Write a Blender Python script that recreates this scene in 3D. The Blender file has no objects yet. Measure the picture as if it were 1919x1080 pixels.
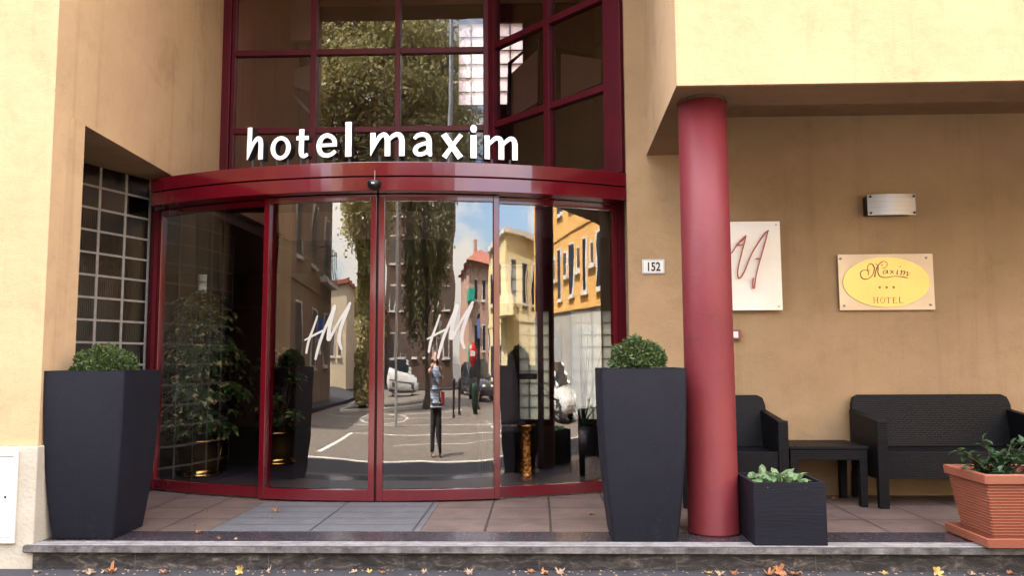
import bpy, bmesh, math, random
from mathutils import Vector, Matrix, Euler
import numpy as np
random.seed(7)
EXPO = 2.66
sc = bpy.context.scene
col = sc.collection
PI = math.pi
rad = math.radians

# ------------------------------------------------------------ camera geometry (also used to measure sizes)
FPX = 1500.0
YAW, PIT, ROLL = rad(1.8), rad(5.2), .005
_F0 = Vector((-math.sin(YAW), math.cos(YAW), 0)); _R0 = Vector((math.cos(YAW), math.sin(YAW), 0)); _Z = Vector((0, 0, 1))
CF = _F0*math.cos(PIT) + _Z*math.sin(PIT); _U0 = -_F0*math.sin(PIT) + _Z*math.cos(PIT)
CR = _R0*math.cos(ROLL) - _U0*math.sin(ROLL); CU = _R0*math.sin(ROLL) + _U0*math.cos(ROLL)
CAM = Vector((0, 0, 1.05))
def P(px, py, Y):
    d = CF*FPX + CR*(px-960) + CU*(540-py)
    return CAM + d*(Y/d.y)

# ------------------------------------------------------------ materials
MATS = {}
def nt(name):
    m = bpy.data.materials.new(name); m.use_nodes = True
    t = m.node_tree; t.nodes.clear()
    out = t.nodes.new('ShaderNodeOutputMaterial')
    return m, t, out
def N(t, typ, **kw):
    n = t.nodes.new(typ)
    for k, v in kw.items():
        if k.startswith('_'): setattr(n, k[1:], v)
        else: n.inputs[k.replace('__', ' ')].default_value = v
    return n
def ramp(t, fac, stops):
    r = t.nodes.new('ShaderNodeValToRGB'); e = r.color_ramp.elements
    while len(e) < len(stops): e.new(.5)
    for i, (p, c) in enumerate(stops):
        e[i].position = p; e[i].color = (*c, 1) if len(c) == 3 else c
    t.links.new(fac, r.inputs[0]); return r.outputs[0]
def c4(c): return (*c, 1)
def mat(name, c1, c2=None, rough=.6, metal=0, scale=4, bump=0, bscale=60, spec=.5, coat=0, detail=5, contrast=(.35, .65), rvar=0, stretch=None, dirt=None):
    if name in MATS: return MATS[name]
    m, t, out = nt(name); L = t.links
    b = N(t, 'ShaderNodeBsdfPrincipled', Roughness=rough, Metallic=metal)
    b.inputs['Specular IOR Level'].default_value = spec
    b.inputs['Coat Weight'].default_value = coat; b.inputs['Coat Roughness'].default_value = .08
    tc = t.nodes.new('ShaderNodeTexCoord'); vec = tc.outputs['Object']
    if stretch:
        mp = t.nodes.new('ShaderNodeMapping'); mp.inputs['Scale'].default_value = stretch; L.new(vec, mp.inputs[0]); vec = mp.outputs[0]
    if c2 is None: c2 = tuple(x*.85 for x in c1)
    n = N(t, 'ShaderNodeTexNoise', Scale=scale, Detail=detail, Roughness=.6); L.new(vec, n.inputs['Vector'])
    c = ramp(t, n.outputs[0], [(contrast[0], c1), (contrast[1], c2)])
    if dirt:
        n3 = N(t, 'ShaderNodeTexNoise', Scale=dirt[1], Detail=8, Roughness=.7); L.new(tc.outputs['Object'], n3.inputs['Vector'])
        f = ramp(t, n3.outputs[0], [(dirt[2], (0, 0, 0)), (dirt[2]+.12, (1, 1, 1))])
        mx = N(t, 'ShaderNodeMix', _data_type='RGBA'); L.new(f, mx.inputs[0]); L.new(c, mx.inputs[6]); mx.inputs[7].default_value = c4(dirt[0]); c = mx.outputs[2]
    L.new(c, b.inputs['Base Color'])
    if rvar:
        mr = N(t, 'ShaderNodeMapRange'); mr.inputs[3].default_value = rough-rvar; mr.inputs[4].default_value = rough+rvar
        L.new(n.outputs[0], mr.inputs[0]); L.new(mr.outputs[0], b.inputs['Roughness'])
    if bump:
        n2 = N(t, 'ShaderNodeTexNoise', Scale=bscale, Detail=4); L.new(vec, n2.inputs['Vector'])
        bp = N(t, 'ShaderNodeBump', Strength=bump, Distance=.01); L.new(n2.outputs[0], bp.inputs['Height']); L.new(bp.outputs[0], b.inputs['Normal'])
    L.new(b.outputs[0], out.inputs[0]); MATS[name] = m; return m

def glass_mat(name, refl=.14, tint=(.5, .46, .46), wav=.02, wscale=.9, fres=True, rough=0.0):
    m, t, out = nt(name); L = t.links
    g = N(t, 'ShaderNodeBsdfGlossy', Roughness=rough); g.inputs[0].default_value = (.98, .97, .95, 1)
    tr = t.nodes.new('ShaderNodeBsdfTransparent'); tr.inputs[0].default_value = c4(tint)
    mix = t.nodes.new('ShaderNodeMixShader')
    lw = N(t, 'ShaderNodeFresnel', IOR=1.5)
    a = N(t, 'ShaderNodeMath', _operation='ADD'); a.inputs[1].default_value = refl-.04; a.use_clamp = True
    L.new(lw.outputs[0], a.inputs[0])
    geo = t.nodes.new('ShaderNodeNewGeometry')
    inv = N(t, 'ShaderNodeMath', _operation='SUBTRACT'); inv.inputs[0].default_value = 1; L.new(geo.outputs['Backfacing'], inv.inputs[1])
    mu = N(t, 'ShaderNodeMath', _operation='MULTIPLY'); L.new(a.outputs[0], mu.inputs[0]); L.new(inv.outputs[0], mu.inputs[1])
    L.new(mu.outputs[0], mix.inputs[0]); L.new(tr.outputs[0], mix.inputs[1]); L.new(g.outputs[0], mix.inputs[2])
    if wav:
        tc = t.nodes.new('ShaderNodeTexCoord')
        n = N(t, 'ShaderNodeTexNoise', Scale=wscale, Detail=1.5); L.new(tc.outputs['Object'], n.inputs['Vector'])
        bp = N(t, 'ShaderNodeBump', Strength=1, Distance=wav); L.new(n.outputs[0], bp.inputs['Height']); L.new(bp.outputs[0], g.inputs['Normal'])
    L.new(mix.outputs[0], out.inputs[0]); MATS[name] = m; return m

def stucco_mat(name, c1, c2, stain):
    m, t, out = nt(name); L = t.links
    b = N(t, 'ShaderNodeBsdfPrincipled', Roughness=.9); b.inputs['Specular IOR Level'].default_value = .15
    tc = t.nodes.new('ShaderNodeTexCoord')
    n = N(t, 'ShaderNodeTexNoise', Scale=1.1, Detail=7, Roughness=.62); L.new(tc.outputs['Object'], n.inputs['Vector'])
    c = ramp(t, n.outputs[0], [(.3, c1), (.7, c2)])
    # blotchy grime with a shape of its own, and faint rain streaks
    n3 = N(t, 'ShaderNodeTexNoise', Scale=2.3, Detail=9, Roughness=.75); L.new(tc.outputs['Object'], n3.inputs['Vector'])
    f = ramp(t, n3.outputs[0], [(.52, (0, 0, 0)), (.86, (.5, .5, .5))])
    mp = t.nodes.new('ShaderNodeMapping'); mp.inputs['Scale'].default_value = (7, 7, .35); L.new(tc.outputs['Object'], mp.inputs[0])
    n4 = N(t, 'ShaderNodeTexNoise', Scale=1.0, Detail=4, Roughness=.6); L.new(mp.outputs[0], n4.inputs['Vector'])
    f2 = ramp(t, n4.outputs[0], [(.55, (0, 0, 0)), (.8, (.32, .32, .32))])
    ad = N(t, 'ShaderNodeMix', _data_type='RGBA', _blend_type='ADD'); ad.inputs[0].default_value = 1; L.new(f, ad.inputs[6]); L.new(f2, ad.inputs[7])
    mx = N(t, 'ShaderNodeMix', _data_type='RGBA'); L.new(ad.outputs[2], mx.inputs[0]); L.new(c, mx.inputs[6]); mx.inputs[7].default_value = c4(stain)
    L.new(mx.outputs[2], b.inputs['Base Color'])
    n2 = N(t, 'ShaderNodeTexNoise', Scale=110, Detail=6, Roughness=.75); L.new(tc.outputs['Object'], n2.inputs['Vector'])
    n5 = N(t, 'ShaderNodeTexNoise', Scale=9, Detail=3); L.new(tc.outputs['Object'], n5.inputs['Vector'])
    s = N(t, 'ShaderNodeMath', _operation='MULTIPLY_ADD'); s.inputs[1].default_value = 1.6; L.new(n5.outputs[0], s.inputs[0]); L.new(n2.outputs[0], s.inputs[2])
    bp = N(t, 'ShaderNodeBump', Strength=.5, Distance=.010); L.new(s.outputs[0], bp.inputs['Height']); L.new(bp.outputs[0], b.inputs['Normal'])
    L.new(b.outputs[0], out.inputs[0]); MATS[name] = m; return m

def rattan_mat(name, c):
    m, t, out = nt(name); L = t.links
    b = N(t, 'ShaderNodeBsdfPrincipled', Roughness=.5); b.inputs['Specular IOR Level'].default_value = .22
    tc = t.nodes.new('ShaderNodeTexCoord'); sp = t.nodes.new('ShaderNodeSeparateXYZ'); L.new(tc.outputs['Object'], sp.inputs[0])
    a1 = N(t, 'ShaderNodeMath', _operation='ADD'); L.new(sp.outputs[0], a1.inputs[0]); L.new(sp.outputs[1], a1.inputs[1])
    a2 = N(t, 'ShaderNodeMath', _operation='ADD'); L.new(sp.outputs[2], a2.inputs[0]); L.new(sp.outputs[1], a2.inputs[1])
    cb = t.nodes.new('ShaderNodeCombineXYZ'); L.new(a1.outputs[0], cb.inputs[0]); L.new(a2.outputs[0], cb.inputs[1])
    br = N(t, 'ShaderNodeTexBrick', Scale=1.0); br.inputs['Brick Width'].default_value = .040; br.inputs['Row Height'].default_value = .016
    br.inputs['Mortar Size'].default_value = .0028; br.inputs['Mortar Smooth'].default_value = .8
    br.inputs['Color1'].default_value = c4(c); br.inputs['Color2'].default_value = c4(tuple(x*.7 for x in c)); br.inputs['Mortar'].default_value = c4(tuple(x*.25 for x in c))
    L.new(cb.outputs[0], br.inputs[0]); L.new(br.outputs[0], b.inputs['Base Color'])
    bp = N(t, 'ShaderNodeBump', Strength=.9, Distance=.004, _invert=True); L.new(br.outputs[1], bp.inputs['Height']); L.new(bp.outputs[0], b.inputs['Normal'])
    L.new(b.outputs[0], out.inputs[0]); MATS[name] = m; return m

def paving_mat(name, c1, c2, joint, bw, rh, rough=.55):
    m, t, out = nt(name); L = t.links
    b = N(t, 'ShaderNodeBsdfPrincipled', Roughness=rough)
    tc = t.nodes.new('ShaderNodeTexCoord')
    br = N(t, 'ShaderNodeTexBrick', Scale=1.0, _offset=0.0); br.inputs['Brick Width'].default_value = bw; br.inputs['Row Height'].default_value = rh
    br.inputs['Mortar Size'].default_value = .009; br.inputs['Mortar Smooth'].default_value = .3
    L.new(tc.outputs['Object'], br.inputs[0])
    n = N(t, 'ShaderNodeTexNoise', Scale=5, Detail=9, Roughness=.72); L.new(tc.outputs['Object'], n.inputs['Vector'])
    c = ramp(t, n.outputs[0], [(.3, c1), (.7, c2)])
    n6 = N(t, 'ShaderNodeTexNoise', Scale=90, Detail=4, Roughness=.7); L.new(tc.outputs['Object'], n6.inputs['Vector'])
    sp_ = ramp(t, n6.outputs[0], [(.36, (.6, .6, .6)), (.6, (1, 1, 1))])
    mu = N(t, 'ShaderNodeMix', _data_type='RGBA', _blend_type='MULTIPLY'); mu.inputs[0].default_value = .8; L.new(c, mu.inputs[6]); L.new(sp_, mu.inputs[7])
    mx = N(t, 'ShaderNodeMix', _data_type='RGBA'); L.new(br.outputs[1], mx.inputs[0]); L.new(mu.outputs[2], mx.inputs[6]); mx.inputs[7].default_value = c4(joint)
    L.new(mx.outputs[2], b.inputs['Base Color'])
    bp = N(t, 'ShaderNodeBump', Strength=.5, Distance=.004, _invert=True); L.new(br.outputs[1], bp.inputs['Height'])
    bp2 = N(t, 'ShaderNodeBump', Strength=.35, Distance=.004); L.new(n6.outputs[0], bp2.inputs['Height']); L.new(bp.outputs[0], bp2.inputs['Normal'])
    L.new(bp2.outputs[0], b.inputs['Normal'])
    L.new(b.outputs[0], out.inputs[0]); MATS[name] = m; return m

def rock_mat(name):
    m, t, out = nt(name); L = t.links
    b = N(t, 'ShaderNodeBsdfPrincipled', Roughness=.62)
    tc = t.nodes.new('ShaderNodeTexCoord')
    mp = t.nodes.new('ShaderNodeMapping'); mp.inputs['Rotation'].default_value = (0, rad(35), 0); mp.inputs['Scale'].default_value = (.8, 1, 2.0); L.new(tc.outputs['Object'], mp.inputs[0])
    n = N(t, 'ShaderNodeTexNoise', Scale=11, Detail=10, Roughness=.75, Distortion=.8); L.new(mp.outputs[0], n.inputs['Vector'])
    c = ramp(t, n.outputs[0], [(.40, (.006, .0055, .006)), (.50, (.026, .021, .020)), (.58, (.075, .062, .055)), (.68, (.24, .20, .17))])
    br = N(t, 'ShaderNodeTexBrick', Scale=1.0, _offset=0.0); br.inputs['Brick Width'].default_value = .78; br.inputs['Row Height'].default_value = 3
    br.inputs['Mortar Size'].default_value = .0018
    sp = t.nodes.new('ShaderNodeSeparateXYZ'); L.new(tc.outputs['Object'], sp.inputs[0])
    cb = t.nodes.new('ShaderNodeCombineXYZ'); L.new(sp.outputs[0], cb.inputs[0]); cb.inputs[1].default_value = 1.5; L.new(cb.outputs[0], br.inputs[0])
    mx = N(t, 'ShaderNodeMix', _data_type='RGBA'); L.new(br.outputs[1], mx.inputs[0]); L.new(c, mx.inputs[6]); mx.inputs[7].default_value = (.10, .09, .085, 1)
    L.new(mx.outputs[2], b.inputs['Base Color'])
    bp = N(t, 'ShaderNodeBump', Strength=.8, Distance=.012); L.new(n.outputs[0], bp.inputs['Height']); L.new(bp.outputs[0], b.inputs['Normal'])
    L.new(b.outputs[0], out.inputs[0]); MATS[name] = m; return m

def leaf_mat(name, c1, c2, scale=8, trans=.35, rough=.45, variegated=None):
    m, t, out = nt(name); L = t.links
    b = N(t, 'ShaderNodeBsdfPrincipled', Roughness=rough)
    tc = t.nodes.new('ShaderNodeTexCoord')
    n = N(t, 'ShaderNodeTexNoise', Scale=scale, Detail=4, Roughness=.8); L.new(tc.outputs['Object'], n.inputs['Vector'])
    c = ramp(t, n.outputs[0], [(.32, c1), (.68, c2)])
    if variegated:
        n2 = N(t, 'ShaderNodeTexNoise', Scale=16, Detail=3, Roughness=.6); L.new(tc.outputs['Object'], n2.inputs['Vector'])
        f = ramp(t, n2.outputs[0], [(.56, (0, 0, 0)), (.62, (1, 1, 1))])
        mx = N(t, 'ShaderNodeMix', _data_type='RGBA'); L.new(f, mx.inputs[0]); L.new(c, mx.inputs[6]); mx.inputs[7].default_value = c4(variegated); c = mx.outputs[2]
    L.new(c, b.inputs['Base Color'])
    tl = t.nodes.new('ShaderNodeBsdfTranslucent'); L.new(c, tl.inputs[0])
    ms = t.nodes.new('ShaderNodeMixShader'); ms.inputs[0].default_value = trans
    L.new(b.outputs[0], ms.inputs[1]); L.new(tl.outputs[0], ms.inputs[2]); L.new(ms.outputs[0], out.inputs[0]); MATS[name] = m; return m

def block_mat(name, tlc=(.9, .93, .8), trc=(.3, .3, .28)):
    m, t, out = nt(name); L = t.links
    tl = t.nodes.new('ShaderNodeBsdfTranslucent'); tl.inputs[0].default_value = c4(tlc)
    tr = t.nodes.new('ShaderNodeBsdfTransparent'); tr.inputs[0].default_value = c4(trc)
    gl = N(t, 'ShaderNodeBsdfGlossy', Roughness=.12); gl.inputs[0].default_value = (.8, .8, .8, 1)
    tc = t.nodes.new('ShaderNodeTexCoord')
    sp = t.nodes.new('ShaderNodeSeparateXYZ'); L.new(tc.outputs['Object'], sp.inputs[0])
    a1 = N(t, 'ShaderNodeMath', _operation='ADD'); L.new(sp.outputs[0], a1.inputs[0]); L.new(sp.outputs[1], a1.inputs[1])
    w = N(t, 'ShaderNodeTexWave', Scale=14, Distortion=1.2, Detail=1); cb = t.nodes.new('ShaderNodeCombineXYZ'); L.new(a1.outputs[0], cb.inputs[0]); L.new(sp.outputs[2], cb.inputs[2]); 
    w.bands_direction = 'X'; L.new(cb.outputs[0], w.inputs[0])
    bp = N(t, 'ShaderNodeBump', Strength=.5, Distance=.004); L.new(w.outputs[0], bp.inputs['Height'])
    for x in (gl, tl): L.new(bp.outputs[0], x.inputs['Normal'])
    m1 = t.nodes.new('ShaderNodeMixShader'); m1.inputs[0].default_value = .45; L.new(tl.outputs[0], m1.inputs[1]); L.new(tr.outputs[0], m1.inputs[2])
    m2 = t.nodes.new('ShaderNodeMixShader'); m2.inputs[0].default_value = .12; L.new(m1.outputs[0], m2.inputs[1]); L.new(gl.outputs[0], m2.inputs[2])
    L.new(m2.outputs[0], out.inputs[0]); MATS[name] = m; return m

STUCCO_SHADE = stucco_mat('shaded_peach_stucco', (.375, .258, .150), (.28, .188, .106), (.14, .08, .045))  # peach stucco with the shade of the porch darkened into its colour
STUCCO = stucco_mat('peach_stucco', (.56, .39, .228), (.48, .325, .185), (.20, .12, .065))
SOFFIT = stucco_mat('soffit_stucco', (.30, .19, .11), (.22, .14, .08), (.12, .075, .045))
RED = mat('red_lacquer', (.105, .0035, .009), (.09, .003, .008), rough=.14, coat=.6, scale=2, rvar=.04)
MAROON = mat('maroon_paint', (.075, .003, .010), (.058, .0025, .008), rough=.45, spec=.25, scale=3, rvar=.05)
COLRED = mat('column_red', (.155, .022, .026), (.12, .016, .021), rough=.5, spec=.3, scale=2, bump=.2, bscale=24, contrast=(.3, .7), dirt=((.085, .018, .02), 5, .60))
GLASS = glass_mat('coated_glass', refl=.15, tint=(.86, .83, .84), wav=.0022, wscale=1.6)
UGLASS = glass_mat('tinted_upper_glass', refl=.075, tint=(.82, .74, .76), wav=.0012, wscale=1.3)
CLEAR = glass_mat('clear_acrylic', refl=.10, tint=(.96, .93, .9), wav=0)
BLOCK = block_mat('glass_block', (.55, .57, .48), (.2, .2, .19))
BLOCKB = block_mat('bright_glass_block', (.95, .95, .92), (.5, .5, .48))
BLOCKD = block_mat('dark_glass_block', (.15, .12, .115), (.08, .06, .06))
MORTAR = mat('pale_mortar', (.30, .275, .25), (.23, .21, .19), rough=.8, scale=20)
PLASTIC = mat('anthracite_plastic', (.0078, .0082, .0150), (.0056, .0059, .0110), rough=.6, spec=.22, scale=3, bump=.25, bscale=220, rvar=.08, dirt=((.020, .0195, .024), 3.2, .60))
WOODBLK = mat('black_stained_box', (.0062, .0066, .0120), (.004, .0042, .008), rough=.6, spec=.2, scale=3, stretch=(1, 1, 14), bump=.18, bscale=9)
TERRA = mat('terracotta_plastic', (.24, .075, .042), (.20, .062, .035), rough=.5, scale=3, rvar=.05, dirt=((.38, .19, .13), 7, .66))
RATTAN = rattan_mat('black_rattan', (.0028, .0025, .0050))
DARKPL = mat('dark_plastic', (.020, .019, .026), rough=.45)
SOIL = mat('soil', (.05, .03, .02), (.015, .01, .008), rough=.95, scale=40, bump=1, bscale=60)
PAVE = paving_mat('pink_stone_paving', (.175, .12, .10), (.075, .053, .048), (.03, .022, .02), .41, .41)
MATT = paving_mat('grey_stone_slab', (.135, .135, .145), (.085, .086, .095), (.03, .03, .035), .64, .21)
GRANITE = mat('polished_granite', (.055, .045, .052), (.025, .02, .026), rough=.25, scale=30, contrast=(.3, .6), rvar=.1)
NOSE = mat('grey_step_nosing', (.17, .155, .15), (.035, .032, .032), rough=.7, scale=10, bump=.5, bscale=80, detail=8)
ROCK = rock_mat('veined_rock_riser')
ASPH = mat('asphalt', (.17, .142, .118), (.12, .10, .084), rough=.9, scale=2.5, bump=.6, bscale=120, dirt=((.22, .19, .165), 9, .6))
PVMT = mat('dark_pavement', (.026, .026, .032), (.018, .018, .023), rough=.85, scale=6, bump=.7, bscale=150)
GROUND = mat('far_ground', (.11, .10, .095), (.08, .075, .07), rough=.95, scale=1)
PAINT = mat('road_paint', (.72, .70, .64), (.5, .48, .44), rough=.7, scale=9, dirt=((.2, .19, .18), 14, .63))
KERB = mat('kerb_stone', (.66, .62, .55), (.48, .45, .40), rough=.8, scale=8, bump=.4)
STONE = mat('cream_plinth', (.46, .42, .34), (.38, .34, .27), rough=.85, scale=4, bump=.35, bscale=50, dirt=((.30, .25, .19), 3.2, .63))
WHITE = mat('white_enamel', (.68, .68, .66), (.62, .61, .58), rough=.35, scale=4)
LETTER = mat('letter_face_white', (.86, .85, .82), (.80, .79, .76), rough=.4, scale=6)
BLACK = mat('satin_black', (.010, .010, .012), rough=.35)
RUBBER = mat('rubber', (.012, .012, .012), rough=.8)
ETCH = mat('frosted_film', (.42, .40, .37), (.39, .37, .35), rough=.8)
BRASS = mat('brass', (.75, .52, .18), (.62, .42, .14), rough=.16, metal=1, scale=6, rvar=.06)
GOLD = mat('gilt_plate', (.66, .48, .15), (.60, .43, .13), rough=.42, metal=.5, scale=3)
ENGR = mat('engraved_brown', (.16, .08, .03), rough=.6)
STEEL = mat('brushed_steel', (.40, .40, .41), (.32, .32, .33), rough=.4, metal=.6, scale=5, stretch=(1, 1, 60))
GALV = mat('galvanised', (.45, .46, .47), (.36, .37, .38), rough=.45, metal=.5, scale=5)
BLUEB = mat('blue_enamel', (.12, .2, .45), rough=.4)
REDTXT = mat('red_tube', (.36, .05, .035), rough=.35)
SIGNPL = mat('pearl_sign_panel', (.80, .76, .68), (.74, .69, .6), rough=.3, scale=3, coat=.4)
LEAFB = leaf_mat('box_leaf', (.014, .034, .008), (.11, .16, .045), scale=45)
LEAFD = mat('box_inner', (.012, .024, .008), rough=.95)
LEAFS = leaf_mat('schefflera_leaf', (.02, .06, .015), (.05, .11, .03), scale=10, rough=.3, variegated=(.62, .62, .28))
LEAFP = leaf_mat('glossy_plant_leaf', (.018, .045, .018), (.04, .08, .03), scale=12, rough=.35)
LEAFC = leaf_mat('pale_succulent_leaf', (.06, .13, .05), (.24, .34, .17), scale=18, rough=.45)
LEAFT = leaf_mat('autumn_tree_leaf', (.32, .31, .10), (.66, .60, .34), scale=1.6, trans=.4)
LEAFW = leaf_mat('weeping_tree_leaf', (.03, .04, .012), (.22, .20, .08), scale=2.2, trans=.35)
DRY1 = leaf_mat('dry_leaf_yellow', (.52, .36, .11), (.42, .27, .09), scale=30, trans=.25)
DRY2 = leaf_mat('dry_leaf_orange', (.36, .16, .06), (.28, .11, .045), scale=30, trans=.2)
DRY3 = leaf_mat('dry_leaf_tan', (.42, .30, .20), (.28, .18, .12), scale=40, trans=.2)
DRY4 = leaf_mat('dry_leaf_brown', (.24, .11, .06), (.13, .06, .035), scale=40, trans=.1)
BARK = mat('bark', (.10, .075, .055), (.045, .034, .026), rough=.95, scale=6, bump=1, bscale=18, stretch=(3, 3, .6))
CARPET = mat('navy_carpet', (.007, .010, .022), (.004, .006, .014), rough=.95, scale=30, bump=.3, bscale=200)
INWALL = mat('lobby_wall', (.060, .026, .026), (.04, .018, .018), rough=.75, scale=2)
INLITE = mat('stair_plaster', (.34, .29, .25), (.28, .24, .21), rough=.8, scale=2)
INCEIL = mat('lobby_ceiling', (.12, .09, .08), rough=.8)

# ------------------------------------------------------------ mesh builder
class MB:
    def __init__(s): s.v = []; s.f = []; s.smooth = []
    def add(s, vs, fs, smooth=False):
        b = len(s.v); s.v += [tuple(v) for v in vs]; s.f += [tuple(b+i for i in f) for f in fs]; s.smooth += [smooth]*len(fs); return s
    def box(s, x0, x1, y0, y1, z0, z1):
        return s.add([(x0,y0,z0),(x1,y0,z0),(x1,y1,z0),(x0,y1,z0),(x0,y0,z1),(x1,y0,z1),(x1,y1,z1),(x0,y1,z1)],
                     [(0,3,2,1),(4,5,6,7),(0,1,5,4),(1,2,6,5),(2,3,7,6),(3,0,4,7)])
    def obox(s, c, h, M):   # oriented box: centre, half sizes, 3x3
        vs = []
        for z in (-1, 1):
            for x, y in ((-1,-1),(1,-1),(1,1),(-1,1)):
                vs.append(Vector(c) + M @ Vector((x*h[0], y*h[1], z*h[2])))
        return s.add(vs, [(0,3,2,1),(4,5,6,7),(0,1,5,4),(1,2,6,5),(2,3,7,6),(3,0,4,7)])
    def prism(s, poly, z0, z1):   # plan polygon, any winding
        a = sum(poly[i][0]*poly[(i+1)%len(poly)][1]-poly[(i+1)%len(poly)][0]*poly[i][1] for i in range(len(poly)))
        if a < 0: poly = poly[::-1]
        n = len(poly)
        return s.add([(x,y,z0) for x,y in poly]+[(x,y,z1) for x,y in poly],
                     [tuple(range(n))[::-1], tuple(range(n, 2*n))]+[(i,(i+1)%n,n+(i+1)%n,n+i) for i in range(n)])
    def beam(s, p, q, z0, z1, w):   # vertical slab between plan points
        d = (Vector(q)-Vector(p)).normalized(); n = Vector((-d.y, d.x))*(w/2)
        return s.prism([tuple(Vector(p)-n), tuple(Vector(q)-n), tuple(Vector(q)+n), tuple(Vector(p)+n)], z0, z1)
    def tube(s, pts, r, n=8, cap=True, smooth=True):
        pts = [Vector(p) for p in pts]; rs = r if isinstance(r, (list, tuple)) else [r]*len(pts)
        vs = []; up = None
        for i, p in enumerate(pts):
            d = (pts[min(i+1, len(pts)-1)]-pts[max(i-1, 0)])
            if d.length < 1e-9: d = Vector((0,0,1))
            d.normalize()
            if up is None: up = Vector((1,0,0)) if abs(d.x) < .9 else Vector((0,1,0))
            a = d.cross(up).normalized(); b_ = a.cross(d).normalized(); up = b_
            for k in range(n):
                t = 2*PI*k/n; vs.append(p + a*(rs[i]*math.cos(t)) + b_*(rs[i]*math.sin(t)))
        fs = [(i*n+k, i*n+(k+1)%n, (i+1)*n+(k+1)%n, (i+1)*n+k) for i in range(len(pts)-1) for k in range(n)]
        s.add(vs, [f[::-1] for f in fs] if False else fs, smooth)
        if cap:
            b = len(vs); s.add(vs[:n], [tuple(range(n))]); s.add(vs[-n:], [tuple(range(n))[::-1]])
        return s
    def lathe(s, prof, c=(0,0,0), n=32, smooth=True):
        vs = [(c[0]+r*math.cos(2*PI*k/n), c[1]+r*math.sin(2*PI*k/n), c[2]+z) for r, z in prof for k in range(n)]
        fs = [(i*n+k, i*n+(k+1)%n, (i+1)*n+(k+1)%n, (i+1)*n+k) for i in range(len(prof)-1) for k in range(n)]
        return s.add(vs, fs, smooth)
    def build(s, name, m, parent=None, bevel=0, fixn=True):
        me = bpy.data.meshes.new(name)
        off = root_loc(parent)
        me.from_pydata([(v[0]-off[0], v[1]-off[1], v[2]-off[2]) for v in s.v], [], s.f)
        if any(s.smooth): me.polygons.foreach_set('use_smooth', s.smooth)
        if fixn:
            bm = bmesh.new(); bm.from_mesh(me); bmesh.ops.recalc_face_normals(bm, faces=bm.faces); bm.to_mesh(me); bm.free()
        me.materials.append(m)
        o = bpy.data.objects.new(name, me); col.objects.link(o)
        if parent: o.parent = parent
        if bevel:
            b = o.modifiers.new('bevel', 'BEVEL'); b.width = bevel; b.segments = 2; b.limit_method = 'ANGLE'; b.angle_limit = rad(40)
        return o
def root_loc(o):
    l = Vector((0,0,0))
    while o: l += o.location; o = o.parent
    return l
def tag(o, label=None, cat=None, group=None, kind=None):
    if label: o['label'] = label
    if cat: o['category'] = cat
    if group: o['group'] = group
    if kind: o['kind'] = kind
    return o
def empty(name, loc, label, cat, group=None):
    o = bpy.data.objects.new(name, None); col.objects.link(o); o.location = loc; o.empty_display_size = .1
    return tag(o, label, cat, group)
def copy_tree(o, parent=None):
    c = o.copy(); col.objects.link(c); c.parent = parent
    for ch in list(o.children): copy_tree(ch, c)
    return c
def struct(name, mb, m, **k): return tag(mb.build(name, m, **k), kind='structure')

def smooth_path(pts, n=6):
    """catmull-rom through points; each point a tuple of floats of any length"""
    if len(pts) < 3: return [tuple(p) for p in pts]
    out = []; Pn = [pts[0]]+list(pts)+[pts[-1]]
    for i in range(1, len(Pn)-2):
        p0, p1, p2, p3 = Pn[i-1], Pn[i], Pn[i+1], Pn[i+2]
        for k in range(n):
            t = k/n
            out.append(tuple(.5*((2*b)+(-a+c)*t+(2*a-5*b+4*c-d)*t*t+(-a+3*b-3*c+d)*t**3) for a, b, c, d in zip(p0, p1, p2, p3)))
    out.append(tuple(pts[-1])); return out
def ribbon2d(pts, close=False):
    """pts: (x,z,w) -> left and right outlines"""
    L_, R_ = [], []; n = len(pts)
    for i in range(n):
        a = pts[(i-1) % n] if close else pts[max(i-1, 0)]; b = pts[(i+1) % n] if close else pts[min(i+1, n-1)]
        dx, dz = b[0]-a[0], b[1]-a[1]; l = math.hypot(dx, dz) or 1
        nx, nz = -dz/l, dx/l; w = pts[i][2]/2
        L_.append((pts[i][0]+nx*w, pts[i][1]+nz*w)); R_.append((pts[i][0]-nx*w, pts[i][1]-nz*w))
    return L_, R_
def ribbon_into(mb, pts, y0, y1, fn, close=False):
    """extrude a ribbon between depth y0 (front) and y1; fn maps (x,y,z) to world"""
    Lp, Rp = ribbon2d(pts, close); n = len(pts)
    vs = [fn(x, y0, z) for x, z in Lp]+[fn(x, y0, z) for x, z in Rp]+[fn(x, y1, z) for x, z in Lp]+[fn(x, y1, z) for x, z in Rp]
    fs = []; m = n if close else n-1
    for i in range(m):
        j = (i+1) % n
        fs += [(i, j, n+j, n+i), (2*n+i, 3*n+i, 3*n+j, 2*n+j), (i, 2*n+i, 2*n+j, j), (n+i, n+j, 3*n+j, 3*n+i)]
    if not close:
        fs += [(0, n, 3*n, 2*n), (n-1, 3*n-1, 4*n-1, 2*n-1)]
    mb.add(vs, fs)
def ell(cx, cz, rx, rz, w, n=32, wv=None):
    return [(cx+rx*math.cos(2*PI*k/n), cz+rz*math.sin(2*PI*k/n), (w if wv is None else w+(wv-w)*abs(math.sin(2*PI*k/n)))) for k in range(n)]
def disc_into(mb, cx, cz, rx, rz, y0, y1, fn, n=24):
    ps = [(cx+rx*math.cos(2*PI*k/n), cz+rz*math.sin(2*PI*k/n)) for k in range(n)]
    mb.add([fn(x, y0, z) for x, z in ps]+[fn(x, y1, z) for x, z in ps], [tuple(range(n)), tuple(range(n, 2*n))[::-1]]+[(i, n+i, n+(i+1) % n, (i+1) % n) for i in range(n)])
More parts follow.
